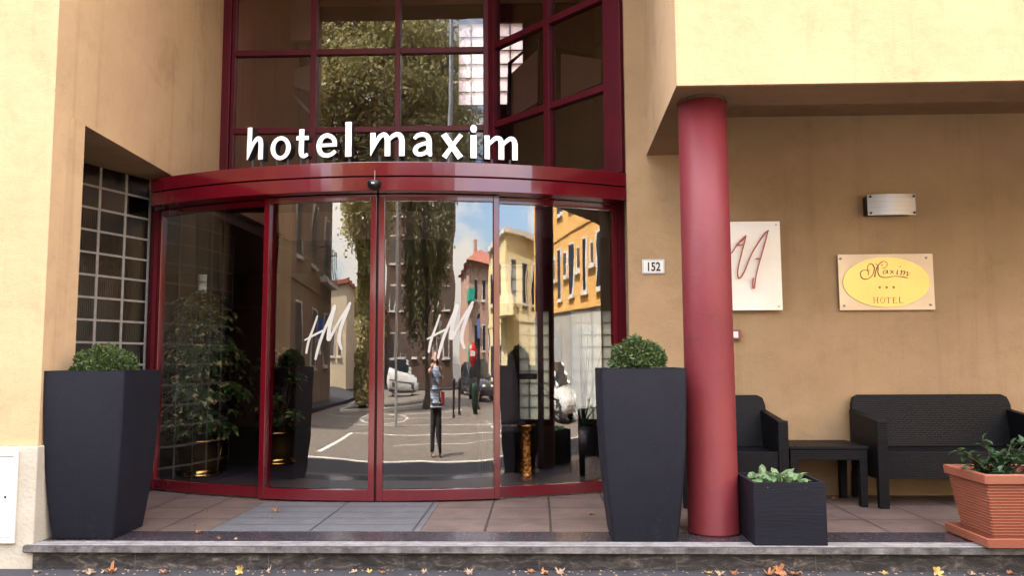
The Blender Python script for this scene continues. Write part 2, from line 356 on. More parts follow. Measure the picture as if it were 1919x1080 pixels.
def text_mb(txt, size, depth, fn, xs=1.0, shear=0, weight=0):
    cu = bpy.data.curves.new('t', 'FONT'); cu.body = txt; cu.size = size; cu.extrude = depth; cu.shear = shear; cu.offset = weight; cu.align_x = 'CENTER'; cu.resolution_u = 4
    o = bpy.data.objects.new('t', cu); col.objects.link(o); dg = bpy.context.evaluated_depsgraph_get()
    me = bpy.data.meshes.new_from_object(o.evaluated_get(dg))
    mb = MB(); mb.add([fn(v.co.x*xs, -v.co.z, v.co.y) for v in me.vertices], [tuple(p.vertices) for p in me.polygons])
    bpy.data.objects.remove(o); bpy.data.curves.remove(cu); bpy.data.meshes.remove(me)
    return mb
# ============================================================ THE HOTEL
AC = (-1.22, 10.12)      # centre of the bow of the entrance
def ap(deg, R): a = rad(deg); return (AC[0]+R*math.sin(a), AC[1]-R*math.cos(a))
def arc_prism(mb, R0, R1, a0, a1, z0, z1, n=None):
    n = n or max(2, int(abs(a1-a0)/1.2))
    o_ = [ap(a0+(a1-a0)*i/n, R1) for i in range(n+1)]; i_ = [ap(a0+(a1-a0)*i/n, R0) for i in range(n+1)]
    vs = []
    for z in (z0, z1):
        vs += [(x, y, z) for x, y in o_]+[(x, y, z) for x, y in i_]
    m = n+1; fs = []
    for i in range(n):
        fs += [(i, i+1, m+i+1, m+i), (2*m+i, 3*m+i, 3*m+i+1, 2*m+i+1), (i, 2*m+i, 2*m+i+1, i+1), (m+i, m+i+1, 3*m+i+1, 3*m+i)]
    fs += [(0, m, 3*m, 2*m), (n, 2*m+n, 3*m+n, m+n)]
    return mb.add(vs, fs)
def recenter(o, org):
    org = Vector(org)
    for v in o.data.vertices: v.co -= org
    o.location = Vector(o.location)+org; return o

def lx(y): return -2.965-.055*(y-4.72)      # face of the recess wall
hotel = empty('hotel_building', (-2.965, 4.72, -.16), 'peach stucco hotel with a deep recessed entrance and an overhanging upper storey', 'building')
b = MB(); b.box(-24, -2.965, 4.72, 5.06, .562, 2.62); b.build('front_wall', STUCCO, hotel)
b = MB(); b.prism([(-24, 4.72), (-2.965, 4.72), (lx(7.75), 7.75), (lx(7.75), 10.4), (-24, 10.4)], 2.62, 10.6)
b.build('side_wall', STUCCO, hotel)
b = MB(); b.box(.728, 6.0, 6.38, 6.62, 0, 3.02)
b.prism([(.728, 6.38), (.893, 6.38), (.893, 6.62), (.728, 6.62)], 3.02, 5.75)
b.build('rear_porch_wall', STUCCO_SHADE, hotel)
b = MB(); b.prism([(.852, 4.75), (24, 4.75), (24, 5.13), (1.18, 5.13), (1.18, 6.38), (.893, 6.38)], 2.70, 3.02)
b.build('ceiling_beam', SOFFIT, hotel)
b = MB(); b.prism([(.85, 4.72), (24, 4.72), (24, 4.749), (.853, 4.749)], 2.698, 3.02); b.build('fascia', STUCCO, hotel)
b = MB(); b.prism([(.8485, 4.72), (.851, 4.75), (.892, 6.378), (.8895, 6.378)], 2.698, 3.02); b.build('fascia', STUCCO, hotel)
b = MB(); b.prism([(.85, 4.72), (24, 4.72), (24, 13.4), (.896, 13.4), (.893, 6.38)], 3.02, 10.6); b.build('upper_storey', STUCCO, hotel)
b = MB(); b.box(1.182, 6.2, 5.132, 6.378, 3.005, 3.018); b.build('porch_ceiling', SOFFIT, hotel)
b = MB(); b.prism([(-2.965, 4.72), (.85, 4.72), (.893, 6.38), (.893, 10.4), (lx(7.75), 10.4), (lx(7.75), 7.75)], 5.78, 10.6); b.build('bridging_storey', STUCCO, hotel)
b = MB(); b.box(-24.2, 24.2, 4.55, 10.6, 10.6, 10.8); b.build('roof', mat('roof_slab', (.2, .17, .15), rough=.9), hotel)
b = MB(); b.box(-24, -2.945, 4.685, 5.06, -.2, .56)
b.build('plinth', STONE, hotel, bevel=.006)
b = MB(); b.box(6.0, 6.25, 4.9, 6.62, -.2, 2.698); b.build('porch_end_wall', STUCCO, hotel)
# lobby shell
lobby_parts = [('lobby_side_wall', (-6.75, -6.6, 5.06, 13.0, 0, 2.62)), ('lobby_side_wall', (3.0, 3.2, 6.62, 13.0, 0, 3.0))]
for nme, a in lobby_parts: x = MB(); x.box(*a); x.build(nme, INWALL, hotel)
WINS = [(-5.62, -5.26, 1.95, 2.60), (-.30, .19, .10, 1.85), (.55, 1.22, .10, 1.85), (-.62, -.22, 1.98, 3.2)]
def wall_with_holes(mb, x0, x1, z0, z1, y0, y1, holes):
    xs = sorted({x0, x1}|{h[0] for h in holes}|{h[1] for h in holes}); zs = sorted({z0, z1}|{h[2] for h in holes}|{h[3] for h in holes})
    for i in range(len(xs)-1):
        for j in range(len(zs)-1):
            cx, cz = (xs[i]+xs[i+1])/2, (zs[j]+zs[j+1])/2
            if not any(h[0] < cx < h[1] and h[2] < cz < h[3] for h in holes): mb.box(xs[i], xs[i+1], y0, y1, zs[j], zs[j+1])
b = MB(); wall_with_holes(b, -6.6, 3.0, 0, 3.3, 13.0, 13.22, WINS); b.build('lobby_back_wall', INWALL, hotel)
b = MB(); b.box(-6.6, lx(9), 7.0, 13.0, 2.5, 2.615); b.build('lobby_ceiling', INCEIL, hotel)
b = MB(); b.box(-3.35, 3.0, 10.2, 12.99, 2.62, 3.0); b.build('mezzanine', INCEIL, hotel)
b = MB(); b.box(lx(7.8)-.12, lx(7.8)-.0, 7.72, 10.2, 2.63, 5.77); b.build('stairwell_wall', INWALL, hotel)
b = MB(); wall_with_holes(b, lx(7.8), .88, 3.0, 5.77, 10.21, 10.38, [(-1.02, -.16, 4.40, 5.52)]); b.build('stairwell_rear_wall', INWALL, hotel)
b = MB(); b.box(.76, .88, 6.76, 10.2, 3.0, 5.77); b.build('stairwell_wall', INWALL, hotel)
b = MB(); b.box(.76, 2.99, 6.63, 6.75, 0.01, 5.7); b.build('lobby_front_wall', INWALL, hotel)
struct('lobby_floor', MB().prism([ap(-29+56*i/30, 4.0) for i in range(31)]+[(2.99, 6.7), (2.99, 12.98), (-6.58, 12.98), (-6.58, 5.08), (-3.5, 5.08)], -.02, .004), CARPET)

def block_window(x0, x1, z0, z1, y, label, nx, nz, grp='glass block windows at the back of the lobby'):
    t = empty('glass_block_window', ((x0+x1)/2, y, z0), label, 'window', grp)
    g = MB(); j = MB(); w = (x1-x0)/nx; h = (z1-z0)/nz
    for i in range(nx):
        for k in range(nz): g.box(x0+w*i+.006, x0+w*(i+1)-.006, y+.02, y+.09, z0+h*k+.006, z0+h*(k+1)-.006)
    for i in range(nx+1): j.box(x0+w*i-.007, x0+w*i+.007, y+.01, y+.10, z0, z1)
    for k in range(nz+1): j.box(x0, x1, y+.012, y+.098, z0+h*k-.007, z0+h*k+.007)
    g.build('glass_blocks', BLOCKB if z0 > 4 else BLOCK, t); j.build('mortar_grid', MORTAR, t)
WL = ['small sunlit glass block window high at the back of the dark lobby, behind the tall plant', 'sunlit glass block window low in the lobby, just left of the dark inner post', 'wide sunlit glass block window low in the lobby, right of the dark inner post', 'narrow sunlit glass block window high in the lobby, above the low ones']
block_window(-1.02, -.16, 4.40, 5.52, 10.24, 'bright glass block window high in the stairwell behind the upper panes', 5, 6)
for wdw, lb in zip(WINS, WL): block_window(*wdw, 13.03, lb, max(2, round((wdw[1]-wdw[0])/.19)), round((wdw[3]-wdw[2])/.19))

# slanting glass block screen beside the door
A = P(160, 345, 6.1); B = P(275, 372, 6.68); A = Vector((A.x, A.y)); B = Vector((B.x, B.y)); ud = (B-A).normalized()
A2 = A-ud*.66; L_ = (B-A2).length; nb = 5; bw = L_/nb; rh = .1765
t = empty('glass_block_screen', (B.x, B.y, 0), 'dark ribbed glass block screen in the opening left of the curved door', 'window')
g = MB(); j = MB(); nrm = Vector((-ud.y, ud.x))
for i in range(nb):
    for k in range(15):
        z0 = -.02+rh*k; z1 = min(z0+rh-.012, 2.61)
        if z1 <= z0+.02: continue
        p = A2+ud*(bw*i+.007); q = A2+ud*(bw*(i+1)-.007); g.beam(p, q, z0, z1, .08)
for i in range(nb+1): p = A2+ud*(bw*i); j.beam(p-ud*.011, p+ud*.011, 0, 2.61, .092)
for k in range(15): z = -.026+rh*k; j.beam(A2, B, z-.009, z+.008, .090)
g.build('glass_blocks', BLOCKD, t, bevel=.004); j.build('mortar_grid', MORTAR, t)
b = MB(); b.box(-6.6, -3.9, 5.07, 5.1, 0, 2.61)

# ---------------------------------------------------- curved entrance
ent = empty('curved_entrance', (AC[0], 6.04, 0), 'bowed dark red entrance with four curved glass panels and a glossy red header band', 'entrance')
b = MB(); arc_prism(b, 3.93, 4.05, -30.0, -27.9, 2.452, 2.560, 3); arc_prism(b, 3.93, 4.20, -27.85, 28.1, 2.452, 2.560, 48); b.build('upper_header_band', RED, ent, bevel=.004)
b = MB(); arc_prism(b, 3.93, 4.05, -30.0, -27.9, 2.338, 2.446, 3); arc_prism(b, 3.95, 4.19, -27.85, 28.0, 2.338, 2.446, 48); b.build('lower_header_band', RED, ent, bevel=.004)
b = MB(); b.prism([ap(-27.5+55*i/40, 3.93) for i in range(41)]+[(.72, 7.62), (lx(7.62)+.01, 7.62)], 2.50, 2.555); b.build('canopy_roof', MAROON, ent)
b = MB(); arc_prism(b, 3.92, 4.0, -27.2, 27.2, -.0, .018, 40); b.build('threshold', mat('threshold_metal', (.25, .22, .2), rough=.4, metal=.8), ent)
def panel(name, a0, a1, R, stile=.046, label=None, logo=False, logo_px=None):
    fr = MB(); d = math.degrees(stile/R)
    arc_prism(fr, R-.055, R, a0, a0+d, .012, 2.334); arc_prism(fr, R-.055, R, a1-d, a1, .012, 2.334)
    arc_prism(fr, R-.053, R-.002, a0+d, a1-d, .012, .095); arc_prism(fr, R-.053, R-.002, a0+d, a1-d, 2.285, 2.334)
    o = fr.build(name, RED, ent, bevel=.003)
    if label: o['label'] = label
    gl = MB(); arc_prism(gl, R-.034, R-.026, a0+d, a1-d, .095, 2.285, 40)
    gp = gl.build('glass_pane', GLASS, o)
    return o
fl = panel('fixed_panel', -29.7, -12.35, 4.02)
fr_ = panel('fixed_panel', 12.55, 28.0, 4.02)
dl = panel('door_leaf', -13.0, -.12, 4.08)
dr = panel('door_leaf', .12, 13.2, 4.08)
b = MB(); arc_prism(b, 4.0, 4.05, -.16, .16, .012, 2.33); b.build('door_seal', RUBBER, ent)
for s in (-30.1, 28.35):
    b = MB(); arc_prism(b, 3.93, 4.05, s-.35, s+.35, 0, 2.336); b.build('end_post', MAROON, ent)

def logo_on(R, px0, py0, parent):
    """white brush-script monogram; strokes given in tenths on a 1919 px wide photo, turned into metres"""
    S = [([(235,275,16),(198,385,20),(150,520,24),(128,630,22)]), ([(115,507,14),(190,465,20),(250,435,20),(310,405,18)]),
         ([(405,180,34),(370,270,34),(315,385,26),(270,500,28),(240,600,28),(218,690,22)]), ([(400,190,40),(375,290,38),(352,400,38),(345,495,44)]),
         ([(352,500,30),(405,400,26),(470,285,24),(520,210,28),(553,150,26)]), ([(540,185,34),(495,300,34),(460,410,34),(448,510,34),(470,592,24)])]
    mb = MB(); k = 1/5.186
    for n_, st in enumerate(S):
        pts = []
        for (x, y, w) in smooth_path(st, 7):
            px, py = px0+x*k, py0+y*k
            # place on the glass cylinder
            d = P(px, py, 1)-CAM; a = d.x*d.x+d.y*d.y; h = -2*(d.x*AC[0]+d.y*AC[1]); c = AC[0]**2+AC[1]**2-R*R
            tt = (-h-math.sqrt(h*h-4*a*c))/(2*a); q = CAM+d*tt
            pts.append((R*math.asin((q.x-AC[0])/R), q.z, w*k*tt/FPX))
        off = .0004*n_
        ribbon_into(mb, pts, 0, 1, lambda s_, yy, z_: (*ap(math.degrees(s_/R), R+off+(.0015 if yy == 0 else 0)), z_))
        for e in (pts[0], pts[-1]):
            disc_into(mb, e[0], e[1], e[2]/2, e[2]/2, 0, 1, lambda s_, yy, z_: (*ap(math.degrees(s_/R), R+off+.0002+(.0015 if yy == 0 else 0)), z_), n=12)
    return mb.build('monogram', ETCH, parent, fixn=True)
logo_on(4.056, 550, 540, dl); logo_on(4.056, 550+1190/5.186, 538, dr)
# small stickers at the top of the leaves
for leaf, px in ((dl, 595), (dr, 823)):
    q = P(px, 371, 6.06); s = MB()
    for i in range(4): a = math.degrees((q.x-AC[0]+(i-1.5)*.013)/4.056); arc_prism(s, 4.0555, 4.0575, a-.045, a+.045, q.z-.015, q.z+.015, 1)
    s.build('sticker', ETCH, leaf)
# motion sensor
q = P(703, 341, 5.9); sp = []
se = MB(); n = 20
prof = [(.0001, -.048), (.025, -.045), (.042, -.034), (.052, -.012), (.054, .008), (.05, .018), (.0001, .02)]
se.lathe([(r_*1.0, z_) for r_, z_ in prof], (AC[0], 5.925-.02, 2.39), 24)
sen = se.build('motion_sensor', BLACK, ent); s = MB(); s.box(AC[0]-.012, AC[0]+.012, 5.849, 5.853, 2.375, 2.388); s.build('sensor_window', GALV, sen)
s = MB(); s.tube([(AC[0], 5.914, 2.41), (AC[0], 5.914, 2.49)], .003, 6); s.build('cable', MORTAR, sen)

# ---------------------------------------------------- sign letters
LETB = mat('letter_side_black', (.003, .003, .004), rough=.7)
sign = empty('hotel_sign', (AC[0], 6.0, 2.56), 'row of white box letters reading hotel maxim standing on the red header', 'sign')
def W(l): return [l]
LET = {
 'h': dict(s=[[(5.8,65,9.5),(5.4,40,9.3),(4.6,26,9),(2.8,12,5),(1.0,1,1.4)], [(2.2,4,2.2),(8,20,5.5),(15,34,7),(22.5,41.5,8),(28,39.5,9),(30.2,31,9.5),(30.2,18,9.5),(30.2,0,9.5)]]),
 'o': dict(e=[(20.2,23,16.4,19.6,9.6,7.6)]),
 't': dict(s=[[(10.8,58,10),(10.4,30,10),(10.2,14,10),(12.2,6.5,9),(17,4.8,7.5),(23.5,8.2,6)], [(0,40.3,8),(12,40.3,8),(24.8,40.3,8)]]),
 'e': dict(s=[[(7,24,7),(20,24,6.6),(40,24,6.6)], [(36.8,22,7.5),(35.5,32,8.5),(29.5,40,8.6),(20,43,8.6),(10.5,38.5,9),(5,27,9.6),(5.8,14,9.4),(12.5,5.8,8.6),(22,3.6,8),(31,6.4,7.5),(37.6,12,6.5)]]),
 'l': dict(s=[[(6,0,12),(6,34,12),(6,68.5,12)]]),
 'm': dict(s=[[(5.2,46,10),(4.8,32,9.5),(3.2,16,6),(1.0,1,1.4)], [(2.4,5,2.2),(8,20,6),(16,35,8),(24,42,8.6),(30,40,9.6),(33,31,10.4),(33.4,16,10.6),(33.4,0,10.6)], [(34,29,5),(42,38,7.5),(50,42.5,8.6),(57.5,40,9.8),(60.8,31,10.6),(61,16,10.8),(61,0,10.8)]]),
 'a': dict(s=[[(3.2,34,5.5),(9,40.4,8),(19,43,8.6),(27.5,40,9.6),(31.4,31,10),(31.6,16,10),(33,5,9),(37,2.6,6)], [(31,27,7),(20,24.2,7.4),(9.6,19.5,8),(5.2,11.5,9.4),(9.5,4.8,8.6),(18,4.2,7.8),(26,8.2,7.2),(31.4,15,6.4)]]),
 'x': dict(s=[[(4.5,45.5,12),(20,23,11.5),(36.5,0,12)], [(38,45.5,8.2),(22,24,8),(5.5,0,10)]]),
 'i': dict(s=[[(6,0,12),(6,22,12),(6,44.8,12)]], d=[(6,57.6,6.2,8)]),
 'n': dict(s=[[(5.6,0,10),(5.6,23,10),(5.4,46,10)], [(9,28,5),(17,37.5,7.5),(24,41.8,8.4),(30.6,39.4,9.8),(33,31,10.8),(33,16,11),(33,0,11)], [(35.5,28,5),(44,37.5,7.5),(51,41.8,8.4),(57,39.4,9.6),(59.4,31,10.4),(59.6,16,10.6),(59.6,0,10.6)]]),
}
for ch, px, py in (('h',460.5,299.8),('o',506,299.5),('t',554.6,297.2),('e',592.5,295),('l',647.3,293.6),('m',693.3,292.6),('a',773.3,293),('x',827,295.4),('i',882,296.4),('n',907,299.4)):
    wpx = {'m':66,'n':64,'a':38,'x':42,'h':35,'o':40,'e':40,'t':25,'l':12,'i':12}[ch]
    # depth where the ray meets the sign's arc
    q = P(px+wpx/2, py, 6)
    for _ in range(6):
        a = math.asin(max(-1, min(1, (q.x-AC[0])/4.17))); q = P(px+wpx/2, py, AC[1]-4.17*math.cos(a))
    k = q.y/FPX; tx, ty = math.cos(a), math.sin(a)
    def fn(x, y, z, q=q, k=k, tx=tx, ty=ty, w=wpx): xx = (x-w/2)*k; return (q.x+xx*tx-y*ty, q.y+xx*ty+y*tx, q.z+z*k)
    body = MB(); face = MB(); D = LET[ch]
    for i, st in enumerate(D.get('s', [])):
        pts = smooth_path(st, 6); ribbon_into(body, pts, .003+.0007*i, .075-.0007*i, fn); ribbon_into(face, pts, -.004-.0007*i, .002, fn)
    for (cx, cz, rx, rz, w1, w2) in D.get('e', []):
        pts = ell(cx, cz, rx, rz, w1, 40, w2); ribbon_into(body, pts, .003, .075, fn, True); ribbon_into(face, pts, -.004, .002, fn, True)
    for dd in D.get('d', []): disc_into(body, *dd, .003, .075, fn); disc_into(face, *dd, -.004, .002, fn)
    o = body.build('letter', LETB, sign); face.build('letter_face', LETTER, o)
    ft = MB(); 
    for fx in (wpx*.25, wpx*.8) if wpx > 15 else (wpx*.5,):
        p0 = fn(fx, .03, 2); ft = MB(); ft.box(p0[0]-.008, p0[0]+.008, p0[1]-.008, p0[1]+.008, 2.555, p0[2]); ft.build('support', BLACK, o)

# ---------------------------------------------------- glazed curtain wall
cw = empty('glazed_curtain_wall', (-1.2, 7.7, 2.6), 'tall dark red framed glass wall with an angled bay above the entrance', 'window')
xs = [lx(7.7), P(590,100,7.7).x, P(747,100,7.7).x, -.46]
zs = [2.62, P(700,243,7.7).z, P(700,97,7.7).z, P(700,97,7.7).z*2-P(700,243,7.7).z, 5.76]
BA, BB = Vector((-.46, 7.70)), Vector((.728, 6.45)); BM = BA+(BB-BA)*.50
for i, x in enumerate(xs):
    w = (.085, .03, .026, .055)[i]; b = MB(); b.box(x-w if i else x+.002, x+w, 7.66, 7.76, 2.58, 5.775); b.build('mullion', MAROON, cw, bevel=.004)
b = MB(); b.box(xs[0]+.09, xs[0]+.13, 7.68, 7.74, 2.58, 5.77); b.build('mullion', MAROON, cw, bevel=.004)
bd = (BB-BA).normalized()
for p, w in ((BA+bd*.09, .05), (BM, .045), (BB-bd*.045, .08), (BB-bd*.14, .045)): b = MB(); b.beam(p-bd*w, p+bd*w*.6, 2.58, 5.77, .09); b.build('mullion', MAROON, cw, bevel=.004)
for z in zs:
    b = MB(); b.box(xs[0]+.10, -.48, 7.675, 7.745, z-.028, z+.028); b.build('transom', MAROON, cw, bevel=.003)
    b = MB(); b.beam(BA+bd*.1, BB-bd*.1, z-.03, z+.03, .075); b.build('transom', MAROON, cw, bevel=.003)
for i in range(3):
    for j in range(4):
        g = MB(); g.box(xs[i]+.01, xs[i+1]-.01, 7.705, 7.713, zs[j]+.01, zs[j+1]-.01); g.build('glass_pane', UGLASS, cw)
for p, q in ((BA+bd*.05, BM), (BM, BB-bd*.04)):
    for j in range(4): g = MB(); g.beam(p, q, zs[j]+.01, zs[j+1]-.01, .008); g.build('glass_pane', UGLASS, cw)

# ---------------------------------------------------- inside: stairs, partition, furniture glimpsed through the glass
st = empty('staircase', (-.4, 9.4, 3.0), 'dark stairwell flights with pale solid parapets behind the upper glazing', 'staircase')
def poly_slab(pxs, Y, th, name, m, parent):
    pts = [P(x, y, Y) for x, y in pxs]; n = len(pts); mb = MB()
    mb.add([tuple(p) for p in pts]+[(p.x, p.y+th, p.z) for p in pts], [tuple(range(n)), tuple(range(n, 2*n))[::-1]]+[(i, n+i, n+(i+1) % n, (i+1) % n) for i in range(n)])
    return mb.build(name, m, parent)
poly_slab([(958,138),(1008,92),(1008,190),(958,222)], 9.3, .1, 'parapet', INLITE, st)
poly_slab([(1052,100),(1136,112),(1136,150),(1052,185)], 9.0, .1, 'parapet', INLITE, st)
poly_slab([(498,-20),(584,-20),(584,74),(498,78)], 9.8, .12, 'parapet', INLITE, st)
poly_slab([(545,130),(600,118),(600,175),(545,160)], 10.0, .12, 'parapet', INLITE, st)
b = MB(); b.tube([P(954,215,9.28), P(956,118,9.28), P(1012,70,9.28), P(1012,195,9.28)], .025, 8); b.build('handrail', BLACK, st)
b = MB(); b.tube([P(1045,85,8.98), P(1104,98,8.98), P(1142,66,8.98)], .022, 8); b.build('handrail', BLACK, st)
b = MB(); b.tube([P(540,168,9.95), P(592,222,9.95)], .02, 8); b.build('handrail', GALV, st)
# inner partition
pt = empty('inner_partition', (-.0, 8.2, 0), 'dark inner door frame standing behind the curved glass', 'door frame')
b = MB(); b.box(.0, .06, 8.15, 8.32, 0, 2.55); b.build('post', BLACK, pt)
b = MB(); b.box(-3.42, -3.30, 8.15, 8.27, 0, 2.55); b.build('post', BLACK, pt)
b = MB(); b.box(-.48, -.005, 8.19, 8.26, .86, .92); b.build('rail', BLACK, pt)
b = MB(); b.box(-3.29, -2.8, 8.19, 8.26, 1.62, 1.68); b.build('rail', BLACK, pt)
# reception chair, umbrella stand, black pots (silhouettes inside the right panel)
ch = empty('lobby_chair', (-.33, 7.5, 0), 'dark high backed chair inside the glass right of the doors', 'chair')
b = MB(); b.box(-.55, -.12, 7.3, 7.7, .40, .48); b.build('seat', DARKPL, ch, bevel=.02)
b = MB(); pr = smooth_path([(-.52, .48), (-.5, .9), (-.40, 1.12), (-.26, 1.14), (-.2, .9), (-.18, .48)], 5)
n = len(pr); b.add([(x, 7.66, z) for x, z in pr]+[(x, 7.72, z) for x, z in pr], [tuple(range(n)), tuple(range(n, 2*n))[::-1]]+[(i, n+i, n+(i+1) % n, (i+1) % n) for i in range(n)]); b.build('backrest', DARKPL, ch)
for x in (-.52, -.16):
    for y in (7.33, 7.66): b = MB(); b.tube([(x, y, 0), (x, y, .4)], .02, 8); b.build('leg', BLACK, ch)
us = empty('umbrella_stand', (-.10, 7.05, 0), 'hammered brass umbrella stand inside the right glass panel', 'umbrella stand')
b = MB(); b.lathe([(.0001, 0), (.075, 0), (.08, .02), (.07, .06), (.066, .3), (.07, .46), (.082, .48), (.082, .49), (.06, .485), (.055, .1), (.0001, .09)], (-.10, 7.05, 0.004), 28)
b.build('stand_body', mat('hammered_brass', (.78, .42, .13), (.5, .25, .07), rough=.25, metal=1, scale=14, bump=1, bscale=26), us)

def leaflet(vs, fs, base, d, up, L, Wd, droop=.2):
    d = d.normalized(); s = d.cross(up)
    if s.length < 1e-3: s = Vector((1,0,0))
    s.normalize(); u = s.cross(d)
    b0 = len(vs)
    p1 = base+d*L*.35-u*L*droop*.15; p2 = base+d*L*.72-u*L*droop*.5; p3 = base+d*L-u*L*droop
    f = u*Wd*.18
    vs += [tuple(base), tuple(p1+s*Wd*.5+f), tuple(p1), tuple(p1-s*Wd*.5+f), tuple(p2+s*Wd*.42+f), tuple(p2), tuple(p2-s*Wd*.42+f), tuple(p3)]
    fs += [tuple(b0+i for i in q) for q in ((0,1,2),(0,2,3),(1,4,5,2),(2,5,6,3),(4,7,5),(5,7,6))]
def rdir(rng, zmin=-1):
    while True:
        v = Vector((rng.gauss(0,1), rng.gauss(0,1), rng.gauss(0,1))).normalized()
        if v.z >= zmin: return v
def schefflera(loc, H, R, nw, label, seed, pot=True, leafL=.13):
    rng = random.Random(seed)
    t = empty('potted_umbrella_plant', loc, label, 'plant')
    vs, fs = [], []; stems = MB(); x0, y0, z0 = loc
    pz = .34
    for i in range(nw):
        th = rng.uniform(0, 2*PI); zz = rng.random(); r = R*(.45+.55*math.sin(PI*min(1, zz*.9+.12)))*math.sqrt(rng.uniform(.15, 1))
        c = Vector((x0+r*math.cos(th), y0+r*math.sin(th), z0+pz+.02+(H-pz)*zz))
        up = Vector((math.cos(th)*.5, math.sin(th)*.5, 1)).normalized()+rdir(rng)*.3; up.normalize()
        a = up.orthogonal().normalized(); b_ = up.cross(a); n = rng.randint(6, 8); ph = rng.random()*6
        for k in range(n):
            an = ph+2*PI*k/n; d = a*math.cos(an)+b_*math.sin(an)+up*.05
            leaflet(vs, fs, c+d*.012, d, up, leafL*rng.uniform(.75, 1.1), leafL*.44, .35)
        if i % 2 == 0: stems.tube([(x0+rng.uniform(-.04,.04), y0+rng.uniform(-.04,.04), z0+pz-.06), ((x0+c.x)/2, (y0+c.y)/2, (z0+pz+c.z)/2+.02), tuple(c)], [.009, .006, .003], 5)
    m = MB(); m.v = vs; m.f = fs; m.smooth = [False]*len(fs); m.build('foliage', LEAFS, t, fixn=False)
    stems.build('stems', BARK, t)
    if pot:
        b = MB(); b.lathe([(.0001, .0), (.19, 0), (.205, .012), (.2, .03), (.165, .045), (.17, .07), (.195, .22), (.215, .31), (.232, .325), (.232, .335), (.205, .33), (.2, .28), (.0001, .28)], (x0, y0, z0+.004), 40); b.build('pot', BRASS, t)
        b = MB(); b.lathe([(.0001, .285), (.2, .285)], (x0, y0, z0+.004), 24); b.build('soil', SOIL, t)
    return t
q = P(380, 700, 7.3)
schefflera((P(380, 700, 7.45).x, 7.45, 0), 1.66, .40, 230, 'tall variegated umbrella plant in a brass pot behind the left glass panel', 3)
sp2 = schefflera((P(522, 700, 8.3).x, 8.3, 0), 1.2, .30, 40, 'smaller umbrella plant in a pale pot further inside the lobby', 5, leafL=.1)

# black pots inside right panel with spiky plant
def spiky(loc, label, seed, H=1.0, potH=.45, r=.16, nb=26, name='spiky_potted_plant', pm=None):
    rng = random.Random(seed); t = empty(name, loc, label, 'plant'); x0, y0, z0 = loc
    b = MB(); b.lathe([(.0001, 0), (r*.72, 0), (r*.8, potH*.5), (r, potH), (r*.92, potH), (r*.88, potH-.04), (.0001, potH-.04)], (x0, y0, z0+.004), 28); b.build('pot', pm or BLACK, t)
    vs, fs = [], []
    for i in range(nb):
        d = rdir(rng, .25); base = Vector((x0, y0, z0+potH-.03)); L = H*rng.uniform(.6, 1)
        s = d.cross(Vector((0,0,1))).normalized()*.012; n0 = len(vs)
        for k in range(6):
            tt = k/5; p = base+d*L*tt+Vector((0,0,-.35*L*tt*tt*(1-d.z)+.1*L*tt)); w = (1-tt*.9)
            vs += [tuple(p-s*w), tuple(p+s*w)]
        fs += [(n0+2*k, n0+2*k+1, n0+2*k+3, n0+2*k+2) for k in range(5)]
    m = MB(); m.v = vs; m.f = fs; m.smooth = [False]*len(fs); m.build('foliage', LEAFP, t, fixn=False)
spiky((.42, 7.6, 0), 'spiky leaved plant in a black pot inside the right glass panel', 11, H=1.0)

# ---------------------------------------------------- porch floor, step, pavement
o = struct('porch_paving', MB().box(-3.4, 6.0, 5.03, 6.7, -.16, 0), PAVE); recenter(o, (-.335-4*.41, 5.02-.41, 0))
o = struct('grey_slab_inlay', MB().box(-2.06, -.735, 5.032, 6.05, -.002, .004), MATT); recenter(o, (-2.06, 5.02, 0))
struct('granite_strip', MB().box(-2.98, 6.0, 4.775, 5.03, -.16, .002), GRANITE)
struct('step_nosing', MB().box(-2.985, 24, 4.655, 4.775, -.045, -.003), mat('dark_nosing', (.04, .038, .042), (.025, .024, .028), rough=.7, scale=20), bevel=.004)
b = MB()
for y in (4.657, 4.697, 4.737): b.box(-2.95, 6.0, y, y+.019, -.004, .003)
struct('step_ribs', b, mat('rib_strip', (.24, .225, .225), (.14, .13, .13), rough=.6, scale=12, dirt=((.08, .07, .08), 9, .62)), bevel=.002)
b = MB(); b.box(-2.985, 24, 4.652, 4.656, -.040, -.008); struct('nosing_edge', b, NOSE)
struct('step_riser', MB().box(-2.97, 24, 4.69, 4.80, -.2, -.045), ROCK)
# pavement slopes down to a flush kerb at the road
b = MB(); n = 24
b.add([(-40, 4.69, -.142), (40, 4.69, -.142), (40, .42, -.428), (-40, .42, -.428), (-40, 4.69, -.6), (40, 4.69, -.6), (40, .42, -.6), (-40, .42, -.6)], [(0,1,2,3), (4,7,6,5), (0,4,5,1), (1,5,6,2), (2,6,7,3), (3,7,4,0)])
struct('pavement', b, PVMT)
struct('kerb', MB().box(-40, 40, .27, .42, -.6, -.418), KERB, bevel=.01)
struct('road', MB().box(-60, 60, -48, .27, -.47, -.44), ASPH)
struct('ground', MB().box(-400, 400, -400, 400, -.9, -.475), GROUND)

# utility cupboard door in the plinth
uc = empty('meter_cupboard', (-3.28, 4.68, 0), 'white painted meter cupboard door set into the cream plinth', 'cupboard')
b = MB(); wall_with_holes(b, -3.60, -3.052, 0.005, .535, 4.668, 4.684, [(-3.575, -3.075, .035, .505)]); b.build('frame', WHITE, uc, bevel=.002)
b = MB(); b.box(-3.572, -3.078, 4.672, 4.682, .038, .502); d_ = b.build('door', WHITE, uc, bevel=.002)
b = MB(); b.lathe([(.0001, 0), (.007, 0), (.007, .002), (.0001, .002)], (0,0,0), 14)
b.v = [(x-3.115, 4.671-z, y+.27) for x, y, z in b.v]; b.build('keyhole', BLACK, d_)

